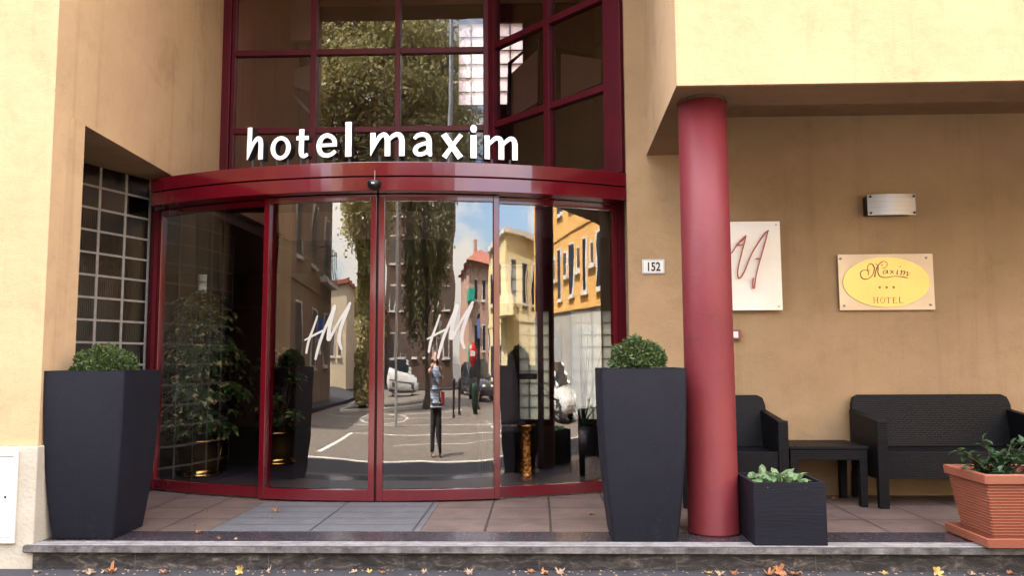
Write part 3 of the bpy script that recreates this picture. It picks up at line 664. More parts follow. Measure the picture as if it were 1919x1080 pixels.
# red column
cx, cy = 1.066, 5.04
b = MB(); b.lathe([(.0001, 0), (.157, 0), (.157, .010), (.1535, .018), (.152, 1.3), (.1515, 3.0), (.0001, 3.0)], (cx, cy, .003), 72)
o = b.build('red_column', COLRED, None); recenter(o, (cx, cy, 0)); b = MB(); b.lathe([(.153, -.004), (.1535, 0), (.1575, .002), (.156, .014), (.153, .015)], (cx, cy, 2.686), 60)
rg = mat('crumbled_mortar', (.10, .06, .04), (.04, .025, .018), rough=.95, scale=30, bump=1, bscale=60); b.build('plaster_joint', rg, None).parent = o
for ch_ in o.children:
    for v_ in ch_.data.vertices: v_.co -= Vector((cx, cy, 0)); v_.co.z += random.uniform(-.003, .003)
if 1: pass; tag(o, 'thick round dark red column holding up the corner of the overhang', 'column')
# ============================================================ PLANTERS AND FURNITURE ON THE PORCH
def sq_ring(h, r, z, c, n=4, hy=None):
    hy = hy or h; pts = []
    for qx, qy, a0 in ((1,1,0), (-1,1,90), (-1,-1,180), (1,-1,270)):
        for k in range(n+1):
            a = rad(a0+90*k/n); pts.append((c[0]+qx*(h-r)+r*math.cos(a), c[1]+qy*(hy-r)+r*math.sin(a), z))
    return pts
def sq_loft(prof, r, c, n=4, cap0=True, cap1=True):
    """prof: list of (half width, z)"""
    mb = MB(); m = 4*(n+1); vs = []
    for h, z in prof: vs += sq_ring(h, min(r, h*.9), c[2]+z, c, n)
    fs = [(i*m+k, i*m+(k+1) % m, (i+1)*m+(k+1) % m, (i+1)*m+k) for i in range(len(prof)-1) for k in range(m)]
    mb.add(vs, fs)
    if cap0: mb.add(vs[:m], [tuple(range(m))[::-1]])
    if cap1: mb.add(vs[-m:], [tuple(range(m))])
    return mb
def leaf_ball(c, R, zs, n, seed, size=.016, lump=.05):
    rng = random.Random(seed); vs, fs = [], []
    for i in range(n):
        d = rdir(rng, -.35)
        w = 1+lump*(math.sin(d.x*9+seed)+math.sin(d.y*11)+math.sin(d.z*10+d.x*5))*.5
        p = Vector(c)+Vector((d.x, d.y, d.z*zs))*R*w*rng.uniform(.86, 1.02)
        dd = (d+rdir(rng)*1.0).normalized(); up = rdir(rng)
        leaflet(vs, fs, p, dd, up, size*rng.uniform(.7, 1.3), size*.6, .1)
    m = MB(); m.v = vs; m.f = fs; m.smooth = [False]*len(fs); return m
def tall_planter(c, label, ballR, zs, seed, cz):
    t = empty('tall_planter', c, label, 'planter', 'tall tapered planters flanking the entrance')
    prof = [(.175, 0), (.188, .004)]
    for i in range(1, 15):
        u = i/14; prof.append((.188+.060*(1-(1-u)**2.1), .995*u))
    prof += [(.249, 1.0), (.232, 1.0), (.230, .93)]
    sq_loft(prof, .022, c, cap1=False).build('pot', PLASTIC, t, bevel=0)
    sq_loft([(.2295, .93), (.2295, .934)], .02, c).build('soil', SOIL, t)
    leaf_ball((c[0], c[1], cz), ballR, zs, 4200, seed, size=.021, lump=.10).build('box_ball', LEAFB, t, fixn=False)
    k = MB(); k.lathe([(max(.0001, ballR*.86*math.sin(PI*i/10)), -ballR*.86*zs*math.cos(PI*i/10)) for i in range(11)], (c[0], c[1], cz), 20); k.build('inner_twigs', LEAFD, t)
    return t
tall_planter((-2.722, 4.985, .003), 'tall dark grey tapered planter against the left wall with a low box bush', .178, .85, 1, 1.0)
tall_planter((.615, 4.94, .003), 'tall dark grey tapered planter beside the red column with a round box ball', .163, 1.05, 2, 1.01)

# low black box planter
c = (1.42, 4.87, .003); t = empty('box_planter', c, 'low black box planter with pale green leaves beside the column foot', 'planter')
sq_loft([(.205, 0), (.205, .35), (.186, .35), (.185, .30)], .006, c, cap1=False, n=2).build('box', WOODBLK, t)
sq_loft([(.185, .30), (.185, .305)], .006, c, n=2).build('soil', SOIL, t)
rng = random.Random(4); vs, fs = [], []
for i in range(95):
    p = Vector((c[0]+rng.uniform(-.15, .13), c[1]+rng.uniform(-.15, .15), .30)); d = rdir(rng, .1)
    h = rng.uniform(.02, .10); leaflet(vs, fs, p+Vector((0,0,h*.5)), d, Vector((0,0,1)), rng.uniform(.045, .085), .045, .45)
m = MB(); m.v = vs; m.f = fs; m.smooth = [False]*len(fs); m.build('foliage', LEAFC, t, fixn=False)

# terracotta planter
c = (2.705, 4.83, .003); t = empty('terracotta_planter', c, 'square terracotta coloured ribbed planter with a leafy shrub on its saucer', 'planter')
prof = [(.165, .03), (.17, .055)]
n = 17
for i in range(n):
    z0 = .06+.285*i/n; z1 = .06+.285*(i+.62)/n; h = .172+.038*i/n; prof += [(h, z0), (h+.0045, z0+.002), (h+.0048, z1-.002), (h, z1)]
prof += [(.212, .35), (.23, .352), (.232, .398), (.229, .402), (.205, .402), (.2, .34)]
sq_loft(prof, .012, c, cap1=False, n=3).build('pot', TERRA, t)
sq_loft([(.205, 0), (.235, .006), (.24, .052), (.228, .055), (.222, .02)], .012, c, cap1=True, n=3).build('saucer', TERRA, t)
sq_loft([(.2, .335), (.2, .34)], .012, c, n=2).build('soil', SOIL, t)
vs, fs = [], []; stm = MB(); rng = random.Random(12)
for i in range(16):
    d = rdir(rng, .05); L_ = rng.uniform(.17, .38); b0 = Vector((c[0]-.02, c[1], .34)); pts = []
    d = (d+Vector((-.15, 0, .25))).normalized()
    for k in range(6): tt = k/5; pts.append(b0+Vector((d.x, d.y, 0))*L_*tt+Vector((0, 0, 1))*(L_*d.z*tt*1.0-.05*tt*tt))
    stm.tube(pts, [.009*(1-.8*k/5) for k in range(6)], 6)
    for k in range(1, 6):
        for s_ in range(4): leaflet(vs, fs, pts[k], rdir(rng, -.3), Vector((0,0,1)), rng.uniform(.045, .07), .038, .3)
stm.build('stems', BARK, t); m = MB(); m.v = vs; m.f = fs; m.smooth = [False]*len(fs); m.build('foliage', LEAFP, t, fixn=False)

# rattan lounge set
def extr(poly, x0, x1):   # side profile (y,z) extruded along x
    n = len(poly); mb = MB()
    return mb.add([(x0, y, z) for y, z in poly]+[(x1, y, z) for y, z in poly], [tuple(range(n)), tuple(range(n, 2*n))[::-1]]+[(i, n+i, n+(i+1) % n, (i+1) % n) for i in range(n)])
def lounge(name, label, cat, x0, x1):
    t = empty(name, ((x0+x1)/2, 6.0, 0), label, cat); F, Bk = 5.80, 6.36
    for s, xa, xb in ((1, x0, x0+.055), (-1, x1-.055, x1)):
        a = extr([(F, .602), (F+.02, .61), (Bk-.05, .665), (Bk-.05, .20), (F+.035, .20), (F+.035, .42)], xa, xb).build('armrest', RATTAN, t, bevel=.006)
        extr([(F-.008, .615), (F+.052, .615), (F+.045, .002), (F+.004, .002)], xa-.006*s if s > 0 else xa-.012, xb+.012 if s > 0 else xb+.006).build('front_leg', RATTAN, t, bevel=.006)
        extr([(Bk-.10, .2), (Bk-.04, .2), (Bk-.02, .002), (Bk-.06, .002)], xa, xb).build('rear_leg', RATTAN, t, bevel=.005)
    MB().box(x0+.056, x1-.056, F+.012, F+.045, .205, .395).build('front_apron', RATTAN, t, bevel=.004)
    MB().box(x0+.057, x1-.057, F+.046, Bk-.10, .345, .385).build('seat', RATTAN, t, bevel=.01)
    w = x1-x0; out = [(x0+.01, .386), (x0+.012, .70), (x0+.03, .755), (x0+.07, .775), (x1-.07, .775), (x1-.03, .755), (x1-.012, .70), (x1-.01, .386)]
    mb = MB(); n = len(out); ys = lambda z: Bk-.13+.17*(z-.386)
    mb.add([(x, ys(z), z) for x, z in out]+[(x, ys(z)+.045, z) for x, z in out], [tuple(range(n)), tuple(range(n, 2*n))[::-1]]+[(i, n+i, n+(i+1) % n, (i+1) % n) for i in range(n)])
    mb.build('backrest', RATTAN, t, bevel=.008)
    return t
lounge('rattan_sofa', 'black woven rattan two seat sofa without cushions against the porch wall', 'sofa', 2.395, 3.62)
lounge('rattan_armchair', 'black woven rattan armchair half hidden behind the red column', 'armchair', 1.03, 1.765)
t = empty('rattan_side_table', (2.06, 6.05, 0), 'low black woven rattan side table between the armchair and the sofa', 'table')
MB().box(1.79, 2.355, 5.86, 6.32, .405, .43).build('table_top', RATTAN, t, bevel=.005)
MB().box(1.80, 2.345, 5.868, 6.31, .33, .404).build('apron', RATTAN, t, bevel=.004)
for x in (1.80, 2.29):
    for y in (5.87, 6.25): MB().add([(x+dx*(1-.15*(z == .002)), y+dy, z) for z in (.002, .33) for dx, dy in ((0,0), (.055,0), (.055,.055), (0,.055))], [(0,3,2,1),(4,5,6,7),(0,1,5,4),(1,2,6,5),(2,3,7,6),(3,0,4,7)]).build('leg', RATTAN, t, bevel=.003)

# ============================================================ THINGS ON THE PORCH WALL (face at y = 6.38)
YW = 6.38
wl = empty('wall_light', (2.78, YW, 2.26), 'brushed metal wall light with a curved front plate above the gold oval sign', 'wall light')
x0, x1, z0, z1 = 2.60, 2.96, 2.172, 2.338
MB().box(x0, x1-.01, YW-.085, YW-.001, z0+.008, z1-.008).build('housing', BLACK, wl, bevel=.004)
mb = MB(); n = 16; xs_ = [x0-.002+(x1-x0+.012)*i/n for i in range(n+1)]
yy = [YW-.095-.030*math.sin(PI*i/n) for i in range(n+1)]
mb.add([(x, y, z0) for x, y in zip(xs_, yy)]+[(x, y, z1) for x, y in zip(xs_, yy)]+[(x, YW-.088, z0) for x in xs_]+[(x, YW-.088, z1) for x in xs_],
       [(i, i+1, n+2+i, n+1+i) for i in range(n)]+[(2*n+2+i, 3*n+3+i, 3*n+4+i, 2*n+3+i) for i in range(n)]+[(i, 2*n+2+i, 2*n+3+i, i+1) for i in range(n)]+[(n+1+i, n+2+i, 3*n+4+i, 3*n+3+i) for i in range(n)]+[(0, n+1, 3*n+3, 2*n+2), (n, 3*n+2, 4*n+3, 2*n+1)])
o = mb.build('front_plate', STEEL, wl)
for x in (x0+.018, x1-.006):
    for z in (z0+.018, z1-.018):
        s = MB(); s.lathe([(.0001, 0), (.009, 0), (.009, .006), (.0001, .006)], (0,0,0), 12); s.v = [(a+x, YW-.105+(-c_), b_+z) for a, b_, c_ in s.v]; s.build('screw', BLACK, o)

# pearl sign with red tube monogram, left part behind the column
sg = empty('monogram_sign', (1.63, YW, 1.80), 'pale pearly upright sign with thin red script letters behind the column', 'sign')
SX0, SX1, SZ0, SZ1 = 1.315, 1.925, 1.435, 2.142
MB().box(SX0, SX1, YW-.05, YW-.042, SZ0, SZ1).build('panel', SIGNPL, sg, bevel=.002)
MB().box(SX0+.03, SX1-.03, YW-.041, YW-.001, SZ0+.03, SZ1-.03).build('backing_box', GALV, sg)
def mapM(x, y): q = P(1360+x/5.4, 400+y/5.4, YW-.05); return q.x, q.z
S = [[(-190,330),(-235,520),(-265,730)], [(-270,560),(-190,510),(-80,470),(20,430)], [(-25,320),(-60,470),(-120,700)],
     [(-120,690),(-60,500),(20,420),(60,400),(100,340),(150,280),(200,228)], [(198,235),(180,310),(150,430),(120,560),(118,640),(130,660),(150,650)],
     [(150,650),(185,590),(225,490),(270,390),(340,280),(400,200),(430,182)], [(418,192),(405,250),(370,380),(335,500),(300,640),(285,765)], [(275,655),(268,700),(272,765)], [(200,230),(165,275),(105,325),(165,320)], [(300,462),(345,464)]]
mb = MB()
for i, st_ in enumerate(S):
    pts = [mapM(*p) for p in st_]; pts = smooth_path(pts, 5); mb.tube([(x, YW-.075, z) for x, z in pts], .0055, 6)
mb.build('script_monogram', REDTXT, sg)
for x in (SX0+.03, SX1-.03):
    for z in (SZ0+.03, SZ1-.03): b = MB(); b.box(x-.007, x+.007, YW-.056, YW-.0505, z-.007, z+.007); b.build('screw', STEEL, sg)

# gold oval plate on clear acrylic
gs = empty('oval_plate_sign', (2.745, YW, 1.65), 'gold oval hotel plate with three stars on a clear acrylic rectangle', 'sign')
X0, X1, Z0_, Z1_ = 2.375, 3.112, 1.432, 1.874
MB().box(X0, X1, YW-.030, YW-.022, Z0_, Z1_).build('acrylic_plate', mat('hazy_acrylic', (.66, .52, .38), (.60, .45, .31), rough=.12, scale=3, coat=.5), gs, bevel=.001)
k = (X1-X0)/1405.0
fn = lambda x, y, z: (X0+(x-62)*k, y, Z1_-(z-130)*(Z1_-Z0_)/805.0)
ov = MB(); disc_into(ov, 760, 538, 642, 358, YW-.037, YW-.031, fn, 72); ov = ov.build('gold_oval', GOLD, gs)
T = [[(498,440,8),(497,380,16),(455,358,10),(400,375,14),(380,425,16),(405,478,18),(460,492,14),(520,470,12),(565,420,12),(590,350,18),(578,295,18),(545,268,12),(505,290,10),(487,335,12),(500,365,8),(530,360,6)],
     [(590,465,20),(606,390,18),(640,310,16),(690,255,14),(740,235,10),(780,260,10),(778,305,8),(735,335,8),(700,325,6)],
     [(600,265,4),(632,285,10),(648,330,16),(640,380,16),(650,430,16),(690,462,14),(770,470,12),(860,455,10),(950,457,12),(1030,470,14),(1080,478,10)],
     [(780,372,8),(745,366,8),(718,392,12),(728,416,10),(758,402,8),(785,368,12),(776,410,12),(800,408,6)], [(826,364,10),(848,388,15),(872,416,12)], [(880,364,9),(850,390,8),(816,418,9)],
     [(935,362,12),(920,420,14),(945,410,5)], [(975,380,8),(995,374,14),(975,440,14)], [(980,420,5),(1015,380,8),(1035,385,14),(1018,440,14)], [(1024,425,5),(1060,390,8),(1080,395,14),(1068,442,14),(1092,436,6),(1120,400,4)]]
mb = MB()
for i, st_ in enumerate(T): ribbon_into(mb, [(x, y, w) for x, y, w in smooth_path(st_, 6)], YW-.0378-.00003*i, YW-.0372, lambda x, y, z: fn(x, y, z))
disc_into(mb, 973, 315, 9, 9, YW-.0379, YW-.0372, fn, 10); disc_into(mb, 705, 290, 12, 10, YW-.0379, YW-.0372, fn, 10)
mb.build('script_lettering', ENGR, ov)
for sx in (657, 760, 863):
    s = MB(); pts = [(sx+(26 if i % 2 == 0 else 11)*math.sin(PI*i/5), 612-(26 if i % 2 == 0 else 11)*math.cos(PI*i/5)) for i in range(10)]
    s.add([fn(x, YW-.038, z) for x, z in pts]+[fn(x, YW-.0372, z) for x, z in pts], [tuple(range(10)), tuple(range(10, 20))[::-1]]+[(i, 10+i, 10+(i+1) % 10, (i+1) % 10) for i in range(10)]); s.build('star', ENGR, ov)
H = MB(); nst = [0]
def seg(a, b_, w): nst[0] += 1; ribbon_into(H, [(a[0], a[1], w), (b_[0], b_[1], w)], YW-.0378-.00003*nst[0], YW-.0372, fn)
def ser(x, z, w=34): seg((x-w/2, z), (x+w/2, z), 5)
for x in (565, 618): seg((x, 755), (x, 833), 11); ser(x, 755, 30); ser(x, 833, 30)
seg((565, 793), (618, 793), 5)
ribbon_into(H, ell(692, 795, 30, 40, 10, 24, 5), YW-.0381, YW-.0372, fn, True)
seg((740, 758), (812, 758), 6); seg((776, 758), (776, 837), 11); ser(776, 837, 30); seg((741, 757), (741, 772), 5); seg((811, 757), (811, 772), 5)
seg((850, 758), (850, 838), 11); seg((836, 758), (898, 758), 6); seg((850, 797), (886, 797), 5); seg((836, 838), (902, 838), 6); seg((900, 826), (900, 840), 5)
seg((942, 756), (942, 834), 11); ser(942, 756, 30); seg((930, 834), (992, 834), 6); seg((992, 820), (992, 836), 5)
H.build('capital_lettering', ENGR, ov)
for x, z in ((100, 190), (1370, 190), (130, 870), (1400, 865)):
    p = fn(x, 0, z); s = MB(); s.lathe([(.0001, 0), (.010, 0), (.008, .008), (.0001, .009)], (0,0,0), 14); s.v = [(a+p[0], YW-.0305-c_, b_+p[2]) for a, b_, c_ in s.v]; s.build('stud', STEEL, gs)

# number tile
tn = empty('house_number_tile', (.927, YW, 1.79), 'small white enamel tile numbered 152 with a blue edge', 'house number')
MB().box(.84, 1.017, YW-.012, YW-.001, 1.735, 1.85).build('tile', WHITE, tn, bevel=.003)
b = MB(); wall_with_holes(b, .845, 1.012, 1.740, 1.845, YW-.0135, YW-.0122, [(.848, 1.009, 1.743, 1.842)]); b.build('blue_border', BLUEB, tn)
text_mb('152', .098, .0008, lambda x, y, z: (.927+x, YW-.0135+y, 1.7585+z), xs=.78, weight=.0022).build('digits', BLACK, tn, fixn=False)
# bell push
bp_ = empty('bell_push', (1.57, YW, 1.25), 'small reddish bell push with a white button behind the column', 'switch')
MB().box(1.50, 1.598, YW-.035, YW-.001, 1.205, 1.285).build('housing', mat('brown_red_plastic', (.2, .05, .045), rough=.5), bp_, bevel=.004)
MB().box(1.525, 1.575, YW-.042, YW-.0355, 1.22, 1.27).build('button', WHITE, bp_, bevel=.003)

# ============================================================ FALLEN LEAVES
def maple(seed, size, curl):
    rng = random.Random(seed); pts = []; n = 30
    for i in range(n):
        a = 2*PI*i/n; lobe = abs(math.cos(a*2.5))**.6; r = size*(.55+.45*lobe)*(1 if i % 2 else .86)*rng.uniform(.72, 1.12)
        if abs(a-PI) < .35: r *= .6
        pts.append((r*math.sin(a), r*math.cos(a)))
    k1, k2 = rng.uniform(-1, 1)*curl, rng.uniform(.3, 1)*curl
    f = lambda x, y: size*.12+(k2*(x*x+y*y*.4)+k1*x*y)/size*1.1+rng.uniform(-.06, .06)*size
    vs = [(0, 0, size*.05)]+[(x*.5, y*.5, f(x*.5, y*.5)) for x, y in pts]+[(x, y, f(x, y)) for x, y in pts]
    fs = [(0, 1+i, 1+(i+1) % n) for i in range(n)]+[(1+i, 1+n+i, 1+n+(i+1) % n, 1+(i+1) % n) for i in range(n)]
    mz = min(v[2] for v in vs); return [(x, y, z-mz) for x, y, z in vs], fs
def fallen(px, py, z, size, m, label, seed, lean=0, group='fallen leaves on the step and pavement'):
    d = P(px, py, 1)-CAM; 
    if z is None:   # on the sloping pavement
        sl = .286/4.27; # z = -.142 - sl*(4.69-y)
        tt = (-.142-4.69*sl-1.05)/(d.z-sl*d.y)
    else: tt = (z-1.05)/d.z
    q = CAM+d*tt; 
    if z is None and q.y > 4.66: q = Vector((q.x*4.62/q.y, 4.62, -.142-sl*.07))
    vs, fs = maple(seed, size*.88, random.Random(seed*3).choice((.7, 1.0, 1.4))); rng = random.Random(seed)
    R_ = Euler((lean, 0, 0)).to_matrix() @ Euler((0, 0, rng.uniform(0, 6.28))).to_matrix()
    w = [R_ @ Vector(v) for v in vs]; mz = min(v.z for v in w)
    mb = MB(); mb.add([(v.x+q.x, v.y+q.y, v.z-mz+q.z+.002) for v in w], fs); mb.tube([(q.x, q.y, q.z+.012), (q.x+size*.5, q.y-size*.7, q.z+.006), (q.x+size*.6, q.y-size*1.2, q.z+.012)], .0016, 4)
    o = mb.build('fallen_leaf', m, None, fixn=False); recenter(o, q); return tag(o, label, 'leaf', group)
FL = [(518,960,.006,.033,DRY2,'orange leaf lying on the grey slabs before the doors'), (510,972,.006,.022,DRY3,'pale curled leaf on the grey slabs, just in front of the orange one'),
 (388,960,.003,.018,DRY4,'small brown leaf on the pink paving near the left planter'), (365,986,.003,.016,DRY4,'small dark leaf on the pink paving by the granite strip'), (372,1000,.005,.024,DRY2,'reddish leaf on the dark granite strip beside the left planter'),
 (412,1012,.005,.017,DRY4,'shrivelled brown leaf on the step ribs, left one of a pair'), (442,1013,.005,.017,DRY3,'shrivelled pale leaf on the step ribs, right one of a pair'), (1108,965,.003,.030,DRY4,'dark brown leaf on the pink paving left of the right planter'),
 (1563,938,.003,.032,DRY2,'orange brown leaf on the floor under the side table'),
 (450,1064,None,.036,DRY1,'bright yellow leaf leaning on the riser below the doors'), (1757,1066,None,.040,DRY1,'golden maple leaf leaning on the riser below the terracotta planter'),
 (209,1064,None,.042,DRY2,'rust coloured folded leaf on the pavement below the left planter'), (195,1066,None,.02,DRY3,'small pale leaf touching the rust coloured leaf on the left'),
 (72,1064,None,.022,DRY3,'small pink tan leaf near the left end of the step'), (156,1065,None,.024,DRY3,'small tan leaf on the pavement under the left planter'), (170,1078,None,.028,DRY3,'pale leaf at the very bottom edge, below the left planter'),
 (309,1068,None,.032,DRY2,'light orange leaf on the pavement below the brass pot'), (502,1075,None,.028,DRY3,'tan leaf on the pavement right of the bright yellow leaf'), (592,1072,None,.024,DRY3,'tan leaf on the pavement below the grey slabs'),
 (665,1074,None,.024,DRY3,'pinkish tan leaf on the pavement below the centre of the doors, left'), (693,1074,None,.022,DRY1,'small yellowish leaf on the pavement below the centre of the doors'), (718,1075,None,.032,DRY2,'orange tan leaf on the pavement right of the small yellowish one'),
 (796,1074,None,.022,DRY3,'small tan leaf on the pavement below the right door leaf'), (880,1077,None,.034,DRY3,'broad cream leaf on the pavement, left of the right planter'), (995,1074,None,.026,DRY2,'brownish leaf in the left end of the leaf pile by the planter'),
 (1022,1077,None,.036,DRY2,'large russet leaf low in front of the right planter'), (1050,1076,None,.040,DRY3,'large tan leaf touching the russet one before the planter'), (1350,1074,None,.036,DRY3,'broad tan leaf below the red column'), (1328,1076,None,.034,DRY1,'yellow tan leaf just left of the broad one below the column'),
 (1375,1077,None,.030,DRY2,'orange leaf just right of the broad one below the column'), (1440,1070,None,.042,DRY2,'russet leaf below the black box planter, leftmost of its pile'), (1462,1066,None,.050,DRY2,'big upright orange brown leaf below the black box planter'), (1490,1073,None,.050,DRY2,'big flat orange leaf at the right end of the pile below the box planter'),
 (1655,1077,None,.030,DRY1,'thin yellowish leaf on the pavement below the sofa'), (1820,1079,None,.026,DRY3,'small tan leaf at the bottom edge below the terracotta planter'), (1893,1077,None,.030,DRY2,'orange leaf in the bottom corner below the terracotta planter')]
for i, (px, py, z, s_, m_, lb) in enumerate(FL): fallen(px, py, z, s_, m_, lb, 100+i, lean=rad(55) if 'upright' in lb or 'leaning' in lb else rad(random.Random(i).uniform(-10, 30)))
tb = empty
vs, fs = maple(55, .026, .8); mb = MB(); mb.add([(x-2.70, y+4.90, z+1.147) for x, y, z in vs], fs); o = mb.build('fallen_leaf', DRY1, None, fixn=False); recenter(o, (-2.70, 4.9, 1.147)); tag(o, 'yellow leaf caught on top of the left box bush', 'leaf', 'fallen leaves on the step and pavement')
# specks of leaf litter nobody would count
rng = random.Random(9); mb = MB()
for i in range(420):
    if i < 260: x = rng.uniform(-2.9, 3.2); y = 4.67-abs(rng.gauss(0, .05)); z = -.142-.067*(4.69-y)
    else: x = rng.uniform(-8, 8); y = rng.uniform(-6, 1.5); z = -.142-.067*(4.69-y) if y > .42 else -.44
    s_ = rng.uniform(.003, .012) if i < 260 else rng.uniform(.02, .05); a = rng.uniform(0, 6.28); c_, d_ = math.cos(a)*s_, math.sin(a)*s_
    mb.add([(x+c_, y+d_, z+.006), (x-d_, y+c_*.6, z+.004), (x-c_, y-d_, z+.008), (x+d_*.7, y-c_, z+.003)], [(0,1,2,3)])
tag(mb.build('leaf_litter', DRY3, None, fixn=False), kind='stuff')
# ============================================================ THE STREET THE GLASS REFLECTS (behind the camera)
GZ = -.44
def stripe(pts, w, name='road_marking'):
    mb = MB(); Lp, Rp = ribbon2d([(x, y, w) for x, y in pts]); n = len(pts)
    mb.add([(x, y, GZ+.004) for x, y in Lp]+[(x, y, GZ+.004) for x, y in Rp], [(i, n+i, n+i+1, i+1) for i in range(n-1)])
    for f in range(1): pass
    return struct(name, mb, PAINT)
stripe([(-5.1, -.4), (-4.85, -4.4)], .26)
stripe([(-4.85, -4.4), (-1, -4.15), (4.5, -4.1)], .10)
stripe([(-6, -6.8), (0, -6.4), (6, -6.0)], .10); stripe([(3.6, -1.2), (4.4, -7.0)], .10); stripe([(-9, -9.5), (-2, -9.0), (3, -8.6)], .10)
stripe([(-1.2+1.9*math.cos(2*PI*i/40)-2.4, -9.0+1.9*math.sin(2*PI*i/40)) for i in range(41)], .18)
b = MB(); b.prism([(-8.5, -11.2), (-1.5, -13.0), (2.0, -13.6), (2.0, -16), (-8.5, -14.4)], -.6, -.32); struct('traffic_island_kerb', b, KERB, bevel=.03)
b = MB(); b.prism([(-8.2, -11.7), (-1.6, -13.4), (1.7, -13.95), (1.7, -15.7), (-8.2, -14.1)], -.4, -.312); struct('traffic_island_turf', b, mat('dry_turf', (.08, .09, .03), (.14, .12, .06), rough=.95, scale=3, bump=1, bscale=40))
stripe([(-3.5, -10.6), (3.5, -10.9)], .14); stripe([(-2, -2.3), (3.2, -2.6)], .07)
b = MB(); b.box(-60, -10.2, -47, -2.0, -.6, -.31); struct('far_pavement', b, PVMT)
b = MB(); b.box(11.2, 60, -47, -.2, -.6, -.31); struct('side_pavement', b, mat('light_pavement', (.30, .28, .26), (.22, .20, .19), rough=.85, scale=3))
b = MB(); b.box(-10.1, 11.1, -47.9, -33.0, -.6, -.31); struct('end_pavement', b, PVMT)

WGL = mat('house_window_glass', (.03, .035, .045), (.02, .02, .03), rough=.08, scale=1)
SHUT = mat('house_shutter', (.09, .07, .055), (.06, .045, .035), rough=.7); SILL = mat('house_sill', (.6, .56, .5), rough=.8)
TILE = mat('clay_roof_tiles', (.36, .12, .07), (.24, .08, .05), rough=.9, scale=12, bump=.8, bscale=14)
FR = mat('house_window_frame', (.6, .57, .52), rough=.6)
def house(label, x0, x1, y0, y1, h, wm, name='house', roof='flat', wins=(), trims=(), base=None, rh=1.4, cat='building'):
    t = empty(name, ((x0+x1)/2, (y0+y1)/2, -.45), label, cat); zb = -.5
    MB().box(x0, x1, y0, y1, (base[0] if base else zb), h).build('wall', wm, t)
    if base: MB().box(x0+.03, x1-.03, y0+.03, y1-.03, zb, base[0]).build('ground_floor', base[1], t)
    if roof == 'hip':
        o = .45; cx, cy = (x0+x1)/2, (y0+y1)/2; rx, ry = max(0, (x1-x0)-(y1-y0))/2, max(0, (y1-y0)-(x1-x0))/2
        v = [(x0-o, y0-o, h), (x1+o, y0-o, h), (x1+o, y1+o, h), (x0-o, y1+o, h), (cx-rx-.01, cy-ry-.01, h+rh), (cx+rx+.01, cy-ry-.01, h+rh), (cx+rx+.01, cy+ry+.01, h+rh), (cx-rx-.01, cy+ry+.01, h+rh)]
        mb = MB(); mb.add(v, [(0,3,2,1), (0,1,5,4), (1,2,6,5), (2,3,7,6), (3,0,4,7), (4,5,6,7)]); rf = mb.build('roof', TILE, t)
        MB().box(cx-1.6, cx-1.1, cy+.6, cy+1.1, h+rh*.3, h+rh+.35).build('chimney', wm, rf)
    else: MB().box(x0-.25, x1+.25, y0-.25, y1+.25, h, h+.22).build('roof', TILE if roof == 'eave' else SILL, t)
    for z, d in trims: MB().box(x0-d, x1+d, y0-d, y1+d, z, z+.12).build('cornice', wm, t)
    for wd in wins:
        face, u0, z0, nu, nz, du, dz, w, hh, kind = wd
        for i in range(nu):
            for j in range(nz):
                u = u0+du*i; z = z0+dz*j
                def bx(ua, ub, za, zb_, d0, d1):
                    if face == '-x': return (x0-d1, x0-d0, ua, ub, za, zb_)
                    if face == '+x': return (x1+d0, x1+d1, ua, ub, za, zb_)
                    return (ua, ub, y1+d0, y1+d1, za, zb_)
                f = MB(); f.box(*bx(u-.06, u+w+.06, z-.06, z+hh+.06, .0, .04)); fo = f.build('window', FR, t)
                g = MB(); g.box(*bx(u, u+w, z, z+hh, .041, .05)); g.build('pane', WGL if kind != 'shut' else SHUT, fo)
                s = MB(); s.box(*bx(u-.14, u+w+.14, z-.14, z-.062, .0, .14)); s.build('sill', SILL, fo)
    return t
# long shaded tan building with balconies
hs = house('tan plastered apartment house in shade with dark shutters, reflected in the left door', -24, -11.7, -15.8, -2.2, 7.3, mat('tan_render', (.22, .15, .10), (.18, .12, .075), rough=.9, scale=1.2), roof='eave', name='apartment_house',
  wins=[('+x', -14.9, .9, 4, 1, 3.1, 3, 1.0, 1.9, 'shut'), ('+x', -14.9, 4.1, 4, 1, 3.1, 3, 1.0, 2.0, 'shut')], trims=((3.35, .05),))
b = MB(); b.box(-11.7, -10.7, -15.6, -12.6, 3.75, 3.9); bl = b.build('balcony', SILL, hs)
b = MB()
for i in range(22): b.tube([(-10.74, -15.55+.138*i, 3.9), (-10.74, -15.55+.138*i, 4.85)], .012, 4)
b.tube([(-11.7, -15.58, 4.86), (-10.72, -15.58, 4.86), (-10.72, -12.62, 4.86), (-11.7, -12.62, 4.86)], .025, 5); b.build('railing', BLACK, bl)
house('small sunlit cream house with a rust coloured wing beyond the tan apartment house', -18.6, -13.6, -33, -27, 5.2, mat('cream_render', (.62, .50, .34), (.55, .44, .30), rough=.9), roof='eave', wins=[('+y', -18.0, 1.4, 3, 1, 1.4, 1, .7, 1.2, 'shut')])
house('rust coloured brick building behind the ivy clad tree', -13.0, -8.2, -44, -34, 4.6, mat('rust_brick', (.30, .11, .055), (.22, .08, .045), rough=.9), roof='eave', wins=[('+y', -12.3, .9, 3, 1, 1.5, 1, .8, 1.5, 'shut')])
house('large brown apartment block filling the view behind the weeping tree', -7.8, 7.2, -46, -36, 12.5, mat('brown_render', (.11, .066, .045), (.085, .052, .036), rough=.9), roof='flat', name='apartment_block',
  wins=[('+y', -7.0, 1.2, 6, 4, 2.4, 2.9, 1.1, 1.5, 'shut')])
